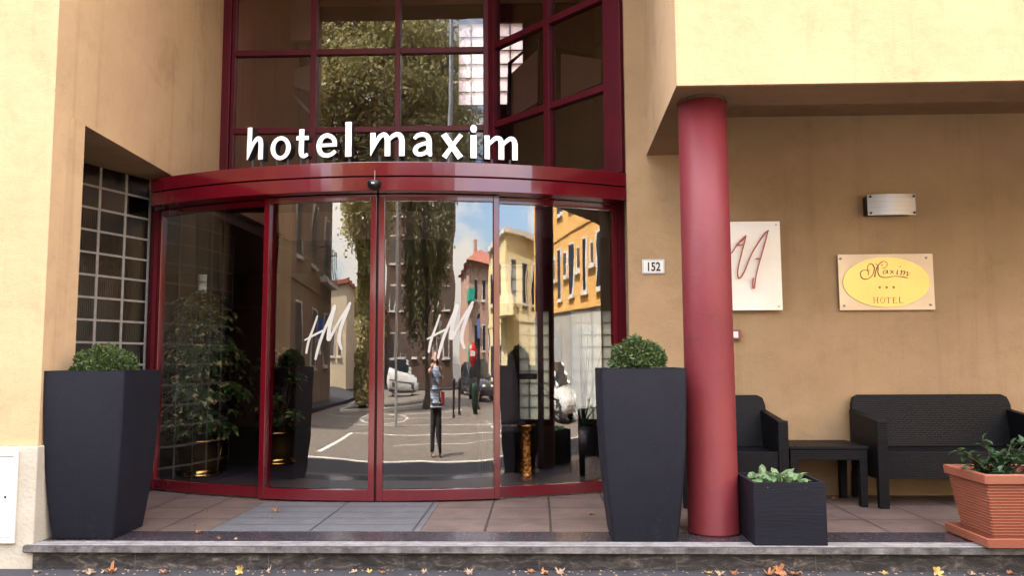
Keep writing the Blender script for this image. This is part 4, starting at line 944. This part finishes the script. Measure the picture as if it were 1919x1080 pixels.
hp = house('pinkish house with a red hipped tile roof and green awnings', 8.1, 14.8, -34, -27, 6.2, mat('pink_render', (.42, .27, .21), (.35, .22, .17), rough=.9), roof='hip', wins=[('+y', 9.4, 1.5, 4, 2, 1.4, 2.5, .55, 1.35, 'win')], rh=1.1)
for z in (1.0, 3.9): b = MB(); b.box(8.0, 9.3, -27.0, -26.2, z, z+.7); b.build('awning', mat('green_canvas', (.02, .30, .20), rough=.8), hp)
hy = house('pale yellow two storey house with a curved corner balcony', 9.4, 15.5, -19.5, -13.5, 5.6, mat('pale_yellow_render', (.66, .55, .30), (.60, .50, .27), rough=.9), roof='flat', trims=((2.4, .04),), wins=[('+y', 10.2, 3.2, 3, 1, 1.6, 2, .6, 1.5, 'win'), ('-x', -18.8, 3.2, 3, 1, 1.7, 2, .7, 1.5, 'win'), ('-x', -18.8, .4, 3, 1, 1.7, 2, .7, 1.2, 'win')])
b = MB(); b.prism([(9.4+1.0*math.cos(rad(a))-.0, -13.5+1.5*math.sin(rad(a))) for a in range(-200, 100, 12)], 2.55, 3.25); b.build('balcony', mat('balcony_plaster', (.72, .62, .36), rough=.9), hy)
ho = house('sunlit orange building with tall narrow windows over a pale ground floor', 12.2, 23, -11.2, 1.6, 8.6, mat('orange_render', (.62, .36, .12), (.56, .32, .10), rough=.9, scale=1), roof='eave', name='apartment_house', base=(2.45, mat('pale_ground_floor', (.36, .34, .30), (.26, .245, .22), rough=.8, scale=1)), trims=((2.46, .07), (4.75, .05)),
  wins=[('-x', -10.4, 2.95, 7, 1, 1.75, 2, .5, 1.45, 'win'), ('-x', -9.45, 3.6, 6, 1, 1.75, 2, .42, .6, 'shut'), ('-x', -10.4, 5.5, 7, 1, 1.75, 2, .62, 1.3, 'win')])
for y in (-9.8, -5.2, -.6): b = MB(); b.box(12.12, 12.225, y, y+3.4, -.3, 1.9); b.build('shutter_door', mat('grey_shutter', (.30, .31, .31), (.24, .25, .25), rough=.6, stretch=(1, 1, 30)), ho)

# trees
def tree(name, label, base, H, crown, nleaf, leafs, seed, m, trunk_r=.25, weep=0.0, ivy=0):
    rng = random.Random(seed); t = empty(name, base, label, 'tree'); tr = MB(); x0, y0, z0 = base
    pts = [(x0+math.sin(i*1.1+seed)*.08*i, y0+math.cos(i*.9)*.06*i, z0+H*.85*i/7) for i in range(8)]
    tr.tube(pts, [trunk_r*(1-.11*i)*(1.35 if i == 0 else 1) for i in range(8)], 12)
    clumps = []
    for (cx_, cy_, cz_, rr, rz, n) in crown:
        for i in range(n):
            d = rdir(rng); r = rng.uniform(.35, 1)**.5; clumps.append(Vector((x0+cx_+d.x*rr*r, y0+cy_+d.y*rr*r, z0+cz_+d.z*rz*r)))
    for c_ in clumps[::3]:
        k = min(7, max(2, int((c_.z-z0)/(H*.85)*7*.7))); p = Vector(pts[k]); mid = (p+c_)/2+Vector((0, 0, .3)); tr.tube([p, mid, c_], [.07, .04, .012], 5)
    tr.build('trunk', BARK, t)
    npc = max(1, nleaf//len(clumps)); cs, ds, us_, ls = [], [], [], []
    rs = np.random.RandomState(seed); C_ = np.array([tuple(c_) for c_ in clumps]).repeat(npc, 0); n = len(C_)
    off = rs.normal(0, 1, (n, 3))*np.array([.42, .42, .34])
    if weep: k = rs.rand(n, 1); off = rs.normal(0, .17, (n, 3)); off[:, 2] -= weep*k[:, 0]
    Cc = C_+off
    if ivy:
        m2 = int(nleaf*.35); a = rs.rand(m2)*2*PI; zz = rs.rand(m2)*ivy; rr = trunk_r+rs.rand(m2)**.6*.62*(.8+.2*np.sin(zz*2.9+a*2))
        Cc = np.vstack([Cc, np.stack([x0+rr*np.cos(a), y0+rr*np.sin(a), z0+.3+zz], 1)]); n = len(Cc)
    a = rs.normal(0, 1, (n, 3)); a /= np.linalg.norm(a, axis=1, keepdims=True); b_ = rs.normal(0, 1, (n, 3))
    if weep: a = a*.6; a[:, 2] -= 1; a /= np.linalg.norm(a, axis=1, keepdims=True)
    b_ = np.cross(a, b_); b_ /= np.linalg.norm(b_, axis=1, keepdims=True); s_ = leafs*(.6+.8*rs.rand(n, 1))
    wv = .55 if not weep else .4
    V = np.stack([Cc-a*s_, Cc+b_*s_*wv, Cc+a*s_, Cc-b_*s_*wv], 1).reshape(-1, 3)-np.array(base)
    me = bpy.data.meshes.new('crown'); me.vertices.add(4*n); me.vertices.foreach_set('co', V.ravel()); me.loops.add(4*n); me.loops.foreach_set('vertex_index', np.arange(4*n)); me.polygons.add(n)
    me.polygons.foreach_set('loop_start', np.arange(0, 4*n, 4)); me.polygons.foreach_set('loop_total', np.full(n, 4)); me.update(calc_edges=True); me.materials.append(m)
    o = bpy.data.objects.new('crown', me); col.objects.link(o); o.parent = t; return t
tree('ivy_clad_tree', 'tall autumn tree with an ivy clad trunk, reflected left of the doors meeting stile', (-6.4, -12.4, -.45), 15, [(.45, 0, 9.8, 3.6, 5.4, 260), (0.3, 0, 6.4, 1.5, 1.2, 14)], 100000, .085, 3, LEAFT, .3, ivy=6.5)
tree('weeping_tree', 'weeping tree with long hanging twigs reflected in the right door leaf', (.1, -12.6, -.45), 9.5, [(0, 0, 6.9, 2.9, 2.2, 130), (-.3, 0, 4.6, 2.2, 1.3, 46)], 34000, .075, 8, LEAFW, .26, weep=1.7)

# dark street posts and a litter bin among the reflections
for i, (x, y, h_) in enumerate(((2.1, -8.6, 1.1), (2.75, -9.4, 1.1), (1.5, -13.2, 2.9), (5.2, -11.5, 2.9))):
    bo = empty('street_post', (x, y, -.44), ['short dark bollard nearest the photographer, reflected in the right door leaf', 'short dark bollard just beyond the nearest one', 'tall thin dark post behind the photographer in the reflection', 'tall thin dark post beside the dark cars'][i], 'bollard' if h_ < 2 else 'post', 'dark street posts reflected in the glass')
    MB().lathe([(.0001, 0), (.09, 0), (.09, .05), (.06, .08), (.055, h_-.12), (.075, h_-.1), (.07, h_-.02), (.0001, h_)], (x, y, -.44), 14).build('post_body', BLACK, bo)
    if h_ > 2: MB().box(x-.22, x+.22, y+.06, y+.08, h_-.44-.75, h_-.44-.15).build('plate', (WHITE, BLUEB)[i % 2], bo)
lb_ = empty('litter_bin', (4.3, -9.5, -.44), 'dark green litter bin on the far side of the road', 'bin')
MB().lathe([(.0001, 0), (.22, 0), (.26, .75), (.28, .78), (.22, .9), (.0001, .92)], (4.3, -9.5, -.44), 20).build('bin_body', mat('bin_green', (.02, .06, .035), rough=.5), lb_)
# lamp post, traffic light, signs
lp = empty('street_lamp', (-2.35, -6.0, -.44), 'tall grey galvanised street lamp post', 'street lamp')
MB().tube([(-2.35, -6, -.44), (-2.35, -6, 3), (-2.35, -6, 11)], [.085, .075, .055], 14).build('pole', GALV, lp)
MB().tube([(-2.35, -6, 11), (-2.35, -6.5, 11.4), (-2.35, -7.4, 11.5)], .035, 8).build('arm', GALV, lp)
MB().box(-2.5, -2.2, -8.1, -7.3, 11.42, 11.54).build('lamp_head', GALV, lp, bevel=.03)
tl = empty('traffic_light', (-4.6, -16.5, -.44), 'yellow backed traffic light on a dark post', 'traffic light')
MB().tube([(-4.6, -16.5, -.44), (-4.6, -16.5, 3.2)], .06, 10).build('post', BLACK, tl)
b = MB().box(-4.78, -4.42, -16.45, -16.2, 1.9, 3.0).build('signal_box', mat('signal_yellow', (.75, .42, .04), rough=.5), tl, bevel=.03)
for z, cc in ((2.75, (.3, .01, .01)), (2.45, (.3, .16, .01)), (2.15, (.01, .2, .05))):
    s = MB(); s.lathe([(.0001, .02), (.10, 0)], (0, 0, 0), 16); s.v = [(x-4.6, -16.19+z_, y+z) for x, y, z_ in s.v]; s.build('lens', mat('lens_%d' % int(z*100), cc, rough=.2), b)
ns = empty('no_entry_sign', (3.4, -7.5, -.44), 'low round red no entry sign with a white bar on a grey post', 'road sign')
MB().tube([(3.4, -7.5, -.44), (3.4, -7.5, 1.5)], .03, 8).build('post', GALV, ns)
s = MB(); s.lathe([(.0001, 0), (.30, 0), (.30, .01), (.0001, .01)], (0, 0, 0), 28); s.v = [(x+3.4, -7.46+z_, y+1.2) for x, y, z_ in s.v]; s = s.build('disc', mat('sign_red', (.55, .01, .015), rough=.4), ns)
MB().box(3.18, 3.62, -7.448, -7.444, 1.13, 1.27).build('white_bar', WHITE, s)
ps = empty('parking_sign', (-9.2, -8.2, -.44), 'blue and white parking sign on a thin post', 'road sign')
MB().tube([(-9.2, -8.2, -.44), (-9.2, -8.2, 2.4)], .03, 8).build('post', GALV, ps)
MB().box(-9.42, -8.98, -8.16, -8.14, 1.7, 2.3).build('plate', mat('sign_blue', (.03, .10, .42), rough=.4), ps)
MB().box(-9.38, -9.02, -8.139, -8.136, 1.2, 1.66).build('lower_plate', WHITE, ps)

wr = empty('overhead_cable', (-8, -9, 7.4), 'thin dark overhead cables crossing the street behind the trees', 'cable')
for k in range(3):
    MB().tube([(-11.6+1.0*i*2.4, -7-.9*k-.12*i*k, 6.6+.5*k+.05*(i-5)**2) for i in range(11)], .014, 4).build('cable', BLACK, wr)
# cars: body lofted from side stations, wheels, windows, lights
TYRE = RUBBER; CGL = mat('car_glass', (.02, .025, .03), (.015, .018, .02), rough=.05, scale=1)
def car(label, loc, heading, paint, L=4.1, Wd=1.7, H=1.48, van=False):
    c, s_ = math.cos(heading), math.sin(heading)
    t = empty('parked_car', loc, label, 'car'); Wh = Wd/2
    tf = lambda x, y, z: (loc[0]+x*c-y*s_, loc[1]+x*s_+y*c, loc[2]+z)
    bx = .30 if van else .62; 
    st_ = [(-.5, .30, .62, .80), (-.485, .22, .80, .92), (-.40, .20, .90 if not van else 1.0, 1), (-.2, .19, .93, 1), (0, .19, .93, 1), (.15, .19, .92, 1), (.30, .19, .86, .99), (.42, .21, .76, .95), (.485, .25, .62, .85), (.5, .34, .52, .72)]
    vs = []; m = 10
    for (u, zb, zt, w) in st_:
        x = u*L; hw = Wh*w; zt = zt*(H/1.48)
        for y, z in ((-hw*.86, zb), (hw*.86, zb), (hw, zb+.12), (hw*1.0, (zb+zt)/2), (hw*.97, zt-.06), (hw*.88, zt), (-hw*.88, zt), (-hw*.97, zt-.06), (-hw, (zb+zt)/2), (-hw, zb+.12)): vs.append(tf(x, y, z))
    fs = [(i*m+k, i*m+(k+1) % m, (i+1)*m+(k+1) % m, (i+1)*m+k) for i in range(len(st_)-1) for k in range(m)]+[tuple(range(m)), tuple(range((len(st_)-1)*m, len(st_)*m))]
    mb = MB(); mb.add(vs, fs, True); mb.build('body', paint, t)
    # greenhouse
    g = [(-.47 if van else -.44, .90, .90), (-.40 if van else -.33, H-.06, .78), (-.1, H, .80), (.08, H-.02, .78), (.27, .89, .88)]
    vs = []
    for u, z, w in g: vs += [tf(u*L, -Wh*.9, .86*(H/1.48)), tf(u*L, -Wh*w, z), tf(u*L, Wh*w, z), tf(u*L, Wh*.9, .86*(H/1.48))]
    mb = MB(); mb.add(vs, [(4*i+k, 4*i+k+1, 4*i+5+k, 4*i+4+k) for i in range(4) for k in range(3)]); mb.build('windows', CGL, t)
    mb = MB(); rv = []
    for u, z, w in g[1:4]: rv += [tf(u*L, -Wh*(w+.02), z+.012), tf(u*L, Wh*(w+.02), z+.012), tf(u*L, -Wh*(w+.02), z-.11), tf(u*L, Wh*(w+.02), z-.11)]
    mb.add(rv, [(4*i, 4*i+1, 4*i+5, 4*i+4) for i in range(2)]+[(4*i, 4*i+4, 4*i+6, 4*i+2) for i in range(2)]+[(4*i+1, 4*i+3, 4*i+7, 4*i+5) for i in range(2)]); mb.build('roof', paint, t)
    for a, b_ in ((g[0], g[1]), (g[4], g[3])):
        for sy in (-1, 1): MB().tube([tf(a[0]*L, sy*Wh*a[2]*1.01, a[1]), tf(b_[0]*L, sy*Wh*b_[2]*1.01, b_[1])], .05, 6).build('pillar', paint, t)
    for sy in (-1, 1): MB().tube([tf(-.08*L, sy*Wh*.915, .86), tf(-.08*L, sy*Wh*.815, H-.02)], .03, 6).build('pillar', paint, t)
    for sy in (-1, 1):
        MB().tube([tf(-.42*L, sy*Wh*.99, .27), tf(0, sy*Wh*1.0, .25), tf(.42*L, sy*Wh*.95, .27)], .055, 6).build('sill_trim', BLACK, t)
        MB().tube([tf(-.40*L, sy*Wh*1.0, .62*(H/1.48)), tf(.36*L, sy*Wh*1.0, .60*(H/1.48))], .018, 6).build('door_trim', BLACK, t)
        MB().tube([tf(-.08*L, sy*Wh*1.0, .32), tf(-.08*L, sy*Wh*1.005, .58), tf(-.08*L, sy*Wh*.95, .88)], .012, 5).build('door_gap', BLACK, t)
    for u in (-.31, .31):
        for sy in (-1, 1):
            y = sy*(Wh-.08); w = MB(); ax = lambda r, a, yy: tf(u*L+r*math.cos(a), y+yy, .30+r*math.sin(a))
            n = 22; pr = [(.12, -.09), (.29, -.09), (.31, -.06), (.31, .06), (.29, .09), (.12, .09)]
            w.add([ax(r, 2*PI*k/n, yy) for r, yy in pr for k in range(n)], [(i*n+k, i*n+(k+1) % n, (i+1)*n+(k+1) % n, (i+1)*n+k) for i in range(5) for k in range(n)], True); wo = w.build('wheel', TYRE, t)
            r_ = MB(); r_.add([ax(r, 2*PI*k/n, sy*yy) for r, yy in ((.0001, .07), (.17, .085), (.19, .095)) for k in range(n)], [(i*n+k, i*n+(k+1) % n, (i+1)*n+(k+1) % n, (i+1)*n+k) for i in range(2) for k in range(n)]); r_.build('rim', GALV, wo)
    for sy in (-1, 1):
        MB().lathe([(.0001, .05), (.09, .03), (.11, -.02)], tf(.475*L, sy*Wh*.62, .62), 12).build('headlight', WHITE, t)
        MB().lathe([(.0001, .05), (.08, .03), (.10, -.05)], tf(-.482*L, sy*Wh*.72, .78), 12).build('tail_light', mat('tail_red', (.4, .01, .01), rough=.3), t)
    return t
CW = mat('white_car_paint', (.50, .50, .49), (.46, .46, .45), rough=.25, coat=.6); CD = mat('dark_car_paint', (.02, .022, .03), rough=.25, coat=.6); CS = mat('silver_car_paint', (.38, .40, .42), rough=.3, metal=.5, coat=.5)
car('small white van parked side on beyond the traffic island', (-3.2, -25.5, -.44), rad(4), CW, L=4.9, H=1.62, van=True)
car('white hatchback parked along the orange building', (9.7, -4.8, -.44), rad(84), CW)
car('dark car parked in front of the yellow house, nearer one', (7.2, -17.0, -.44), rad(80), CD)
car('dark car parked beyond, in front of the pink house', (7.4, -23.0, -.44), rad(78), CD, H=1.42)

# ============================================================ THE PHOTOGRAPHER
def skin_mesh(name, nodes, edges, m, parent, sub=2, root=0):
    me = bpy.data.meshes.new(name); off = root_loc(parent)
    me.from_pydata([tuple(Vector(n[0])-off) for n in nodes], edges, []); o = bpy.data.objects.new(name, me); col.objects.link(o); o.parent = parent
    sk = o.modifiers.new('skin', 'SKIN'); sk.use_smooth_shade = True
    for i, n in enumerate(nodes):
        r = n[1]; me.skin_vertices[0].data[i].radius = r if isinstance(r, tuple) else (r, r)
    me.skin_vertices[0].data[root].use_root = True
    sb = o.modifiers.new('sub', 'SUBSURF'); sb.levels = sub; sb.render_levels = sub
    dg = bpy.context.evaluated_depsgraph_get(); m2 = bpy.data.meshes.new_from_object(o.evaluated_get(dg)); m2.name = name
    o.modifiers.clear(); o.data = m2; m2.materials.clear(); m2.materials.append(m)
    for p in m2.polygons: p.use_smooth = True
    return o
SKIN = mat('skin', (.62, .36, .26), (.56, .31, .22), rough=.5, scale=8)
SHIRT = mat('denim_stripe_shirt', (.18, .24, .38), (.52, .58, .68), rough=.85, scale=5, stretch=(.4, .4, 6), contrast=(.42, .58))
TROU = mat('black_trousers', (.016, .016, .02), rough=.8, scale=9); HAIR = mat('dark_hair', (.03, .018, .012), (.018, .01, .008), rough=.5, scale=30)
bx_, by_, g0 = -.14, -.40, GZ
V = lambda x, y, z: (bx_+x, by_+y, g0+z)
ppl = empty('person', (bx_, by_, g0), 'person in a blue striped shirt and black trousers raising a camera, reflected in the door', 'person')
J = {'pel': (V(0,0,.92), (.15,.10)), 'wai': (V(0,0,1.06), (.125,.09)), 'che': (V(0,.0,1.25), (.16,.105)), 'sho': (V(0,0,1.36), (.13,.08)), 'nec': (V(0,.01,1.43), .05), 'hea0': (V(0,.02,1.475), .058), 'hea': (V(0,.035,1.545), (.078,.092)), 'crn': (V(0,.015,1.62), (.068,.08)),
 'hl': (V(.09,0,.88), .098), 'kl': (V(.12,.02,.48), .062), 'al': (V(.145,-.01,.09), .036), 'fl': (V(.15,.02,.04), .036), 'tl': (V(.17,.15,.03), .03),
 'hr': (V(-.09,0,.88), .098), 'kr': (V(-.11,.03,.48), .062), 'ar': (V(-.135,0,.09), .036), 'fr': (V(-.135,.03,.04), .036), 'tr': (V(-.155,.16,.03), .03),
 'sl': (V(.165,0,1.345), .052), 'el': (V(.27,.10,1.22), .040), 'wl': (V(.115,.29,1.43), .027), 'pl': (V(.085,.315,1.475), (.034,.02)),
 'sr': (V(-.165,0,1.345), .052), 'er': (V(-.30,.08,1.33), .040), 'wr': (V(-.09,.29,1.47), .027), 'pr': (V(-.055,.315,1.505), (.034,.02))}
E_ = [('pel','wai'),('wai','che'),('che','sho'),('sho','nec'),('nec','hea0'),('hea0','hea'),('hea','crn'),('pel','hl'),('hl','kl'),('kl','al'),('al','fl'),('fl','tl'),('pel','hr'),('hr','kr'),('kr','ar'),('ar','fr'),('fr','tr'),('sho','sl'),('sl','el'),('el','wl'),('wl','pl'),('sho','sr'),('sr','er'),('er','wr'),('wr','pr')]
keys = list(J); nodes = [J[k] for k in keys]; edges = [(keys.index(a), keys.index(b_)) for a, b_ in E_]
# fingers curled round the camera: chains from each palm
for palm, sx in (('pl', 1), ('pr', -1)):
    pc = Vector(J[palm][0]); pi = keys.index(palm)
    for fi, (dz, ln) in enumerate(((.026, .9), (.009, 1.0), (-.008, .95), (-.024, .75))):
        a1 = pc+Vector((-.004*sx, .03, dz)); a2 = a1+Vector((-.016*sx, .022, .0))*ln; a3 = a2+Vector((-.024*sx, .002, -.002))*ln
        i0 = len(nodes); nodes += [(a1, .0095), (a2, .0088), (a3, .0075)]; edges += [(pi, i0), (i0, i0+1), (i0+1, i0+2)]
    a1 = pc+Vector((-.026*sx, -.004, -.016)); a2 = a1+Vector((-.022*sx, .018, -.004)); i0 = len(nodes); nodes += [(a1, .011), (a2, .009)]; edges += [(pi, i0), (i0, i0+1)]
body = skin_mesh('body', nodes, edges, SKIN, ppl)
def sub_skin(name, ks, grow, m, extra=(), sub=2):
    nd = []; 
    for k in ks:
        p, r = J[k]; r = tuple(x+grow for x in r) if isinstance(r, tuple) else r+grow; nd.append((p, r))
    ed = [(ks.index(a), ks.index(b_)) for a, b_ in E_ if a in ks and b_ in ks]
    return skin_mesh(name, nd, ed, m, ppl, sub)
J['el2'] = (tuple(Vector(J['sl'][0]).lerp(Vector(J['el'][0]), .8)), .050); J['er2'] = (tuple(Vector(J['sr'][0]).lerp(Vector(J['er'][0]), .8)), .050); E_ += [('sl','el2'),('sr','er2')]
J['hem'] = (V(0,0,.83), (.16,.12)); E_ += [('hem','pel')]
sub_skin('shirt', ['pel','hem','wai','che','sho','sl','el2','sr','er2'], .034, SHIRT)
J['al2'] = (V(.145,0,.045), .052); J['ar2'] = (V(-.135,0,.045), .052); E_ += [('kl','al2'),('kr','ar2')]
J['pel2'] = (V(0,0,.93), (.075,.05)); E_ += [('pel2','hl'),('pel2','hr')]
sub_skin('trousers', ['pel2','hl','kl','al2','hr','kr','ar2'], .030, TROU)
for a, b_ in (('fl','tl'),('fr','tr')): skin_mesh('shoe', [(J[a][0], .044), (tuple(Vector(J[a][0]).lerp(Vector(J[b_][0]), .5)), .042), (J[b_][0], .036)], [(0,1),(1,2)], mat('dark_shoes', (.03, .02, .02), rough=.5), ppl, 1)
skin_mesh('hair', [(V(0,-.035,1.42), (.06,.035)), (V(0,-.035,1.52), (.082,.07)), (V(0,-.01,1.60), (.088,.088)), (V(0,.03,1.655), (.07,.06))], [(0,1),(1,2),(2,3)], HAIR, ppl)
hc = Vector(V(0, .035, 1.545))
for sx in (-1, 1):
    s = MB(); s.lathe([(max(.0001, .011*math.sin(PI*i/6)), -.011*math.cos(PI*i/6)) for i in range(7)], (hc.x+sx*.03, hc.y+.085, hc.z+.01), 10); s.build('eye', WHITE, ppl)
    s = MB(); s.lathe([(max(.0001, .02*math.sin(PI*i/6)), -.03*math.cos(PI*i/6)) for i in range(7)], (hc.x+sx*.082, hc.y+.01, hc.z), 10); s.build('ear', SKIN, ppl)
MB().tube([hc+Vector((0, .08, .015)), hc+Vector((0, .108, -.02)), hc+Vector((0, .086, -.028))], [.007, .013, .008], 8).build('nose', SKIN, ppl)
MB().tube([hc+Vector((-.025, .083, -.05)), hc+Vector((0, .09, -.052)), hc+Vector((.025, .083, -.05))], [.004, .007, .004], 8).build('mouth', mat('lips', (.4, .12, .1), rough=.5), ppl)
pc = Vector(V(.015, .345, 1.49))
cam_o = empty('photo_camera', tuple(pc), 'small black camera held up to the photographer\'s face', 'camera')
MB().box(pc.x-.055, pc.x+.055, pc.y-.018, pc.y+.018, pc.z-.035, pc.z+.035).build('camera_body', BLACK, cam_o, bevel=.006)
s = MB(); s.lathe([(.0001, .03), (.022, .03), (.026, .028), (.028, 0)], (0,0,0), 20); s.v = [(x+pc.x, pc.y+.018+z, y+pc.z) for x, y, z in s.v]; s.build('lens', BLACK, cam_o)
bg = empty('shoulder_bag', V(.25, .05, .95), 'red shoulder bag hanging at the photographer\'s hip', 'bag')
q = Vector(V(.25, .02, .92))
MB().box(q.x-.05, q.x+.05, q.y-.13, q.y+.13, q.z-.13, q.z+.12).build('bag_body', mat('red_leather', (.42, .02, .03), rough=.5), bg, bevel=.02)
MB().tube([q+Vector((0, -.08, .12)), Vector(V(.17, -.02, 1.40)), q+Vector((0, .10, .12))], .010, 6).build('strap', mat('strap_leather', (.3, .02, .03), rough=.5), bg)

# ============================================================ WORLD, SUN, CAMERA
SUN_EL, SUN_PHI = rad(50), rad(63.8)     # elevation; phi = degrees from +y toward -x
sd = Vector((-math.sin(SUN_PHI)*math.cos(SUN_EL), math.cos(SUN_PHI)*math.cos(SUN_EL), math.sin(SUN_EL)))
w = bpy.data.worlds.new('World'); sc.world = w; w.use_nodes = True; t = w.node_tree; t.nodes.clear(); L = t.links
out = t.nodes.new('ShaderNodeOutputWorld'); bgN = t.nodes.new('ShaderNodeBackground'); bgN.inputs[1].default_value = .15
sky = t.nodes.new('ShaderNodeTexSky'); sky.sky_type = 'NISHITA'; sky.sun_disc = False; sky.sun_elevation = SUN_EL; sky.sun_rotation = -SUN_PHI; sky.dust_density = 2.0; sky.ozone_density = 1.0
tc = t.nodes.new('ShaderNodeTexCoord'); mp = t.nodes.new('ShaderNodeMapping'); mp.inputs['Scale'].default_value = (1, 1, 2.2); mp.inputs['Location'].default_value = (2, 9, 1); L.new(tc.outputs['Generated'], mp.inputs[0])
n = N(t, 'ShaderNodeTexNoise', Scale=2.6, Detail=9, Roughness=.58, Distortion=.3); L.new(mp.outputs[0], n.inputs['Vector'])
cf = ramp(t, n.outputs[0], [(.46, (0, 0, 0)), (.545, (1, 1, 1))])
mx = N(t, 'ShaderNodeMix', _data_type='RGBA'); L.new(cf, mx.inputs[0]); L.new(sky.outputs[0], mx.inputs[6]); mx.inputs[7].default_value = (5.6, 5.2, 4.75, 1)
sz = t.nodes.new('ShaderNodeSeparateXYZ'); L.new(tc.outputs['Generated'], sz.inputs[0])
gr = N(t, 'ShaderNodeMapRange'); gr.inputs[1].default_value = .05; gr.inputs[2].default_value = .9; gr.inputs[3].default_value = .85; gr.inputs[4].default_value = 2.6; L.new(sz.outputs[2], gr.inputs[0])
vm = N(t, 'ShaderNodeVectorMath', _operation='SCALE'); L.new(mx.outputs[2], vm.inputs[0]); L.new(gr.outputs[0], vm.inputs[3])
L.new(vm.outputs[0], bgN.inputs[0]); L.new(bgN.outputs[0], out.inputs[0])
su = bpy.data.lights.new('sun', 'SUN'); su.energy = 5.0; su.angle = rad(.5); su.color = (1, .93, .82)
so = bpy.data.objects.new('sun', su); col.objects.link(so); so.rotation_euler = (-sd).to_track_quat('-Z', 'Y').to_euler(); so.location = sd*60
cd = bpy.data.cameras.new('camera'); cd.sensor_fit = 'HORIZONTAL'; cd.sensor_width = 36; cd.lens = 36*FPX/1919; cd.clip_end = 1000; cd.clip_start = .02
co = bpy.data.objects.new('camera', cd); col.objects.link(co)
co.matrix_world = Matrix(((CR.x, CU.x, -CF.x, CAM.x), (CR.y, CU.y, -CF.y, CAM.y), (CR.z, CU.z, -CF.z, CAM.z), (0, 0, 0, 1)))
sc.camera = co
vsn = sc.view_settings; vsn.view_transform = 'Standard'; vsn.look = 'None'; vsn.gamma = 1; vsn.exposure = EXPO
try:
    vsn.use_white_balance = False
except Exception: pass
cy_ = sc.cycles; cy_.max_bounces = 12; cy_.diffuse_bounces = 5; cy_.glossy_bounces = 6; cy_.transmission_bounces = 8; cy_.transparent_max_bounces = 24; cy_.sample_clamp_indirect = 6
cy_.use_denoising = True; cy_.caustics_reflective = False; cy_.caustics_refractive = False
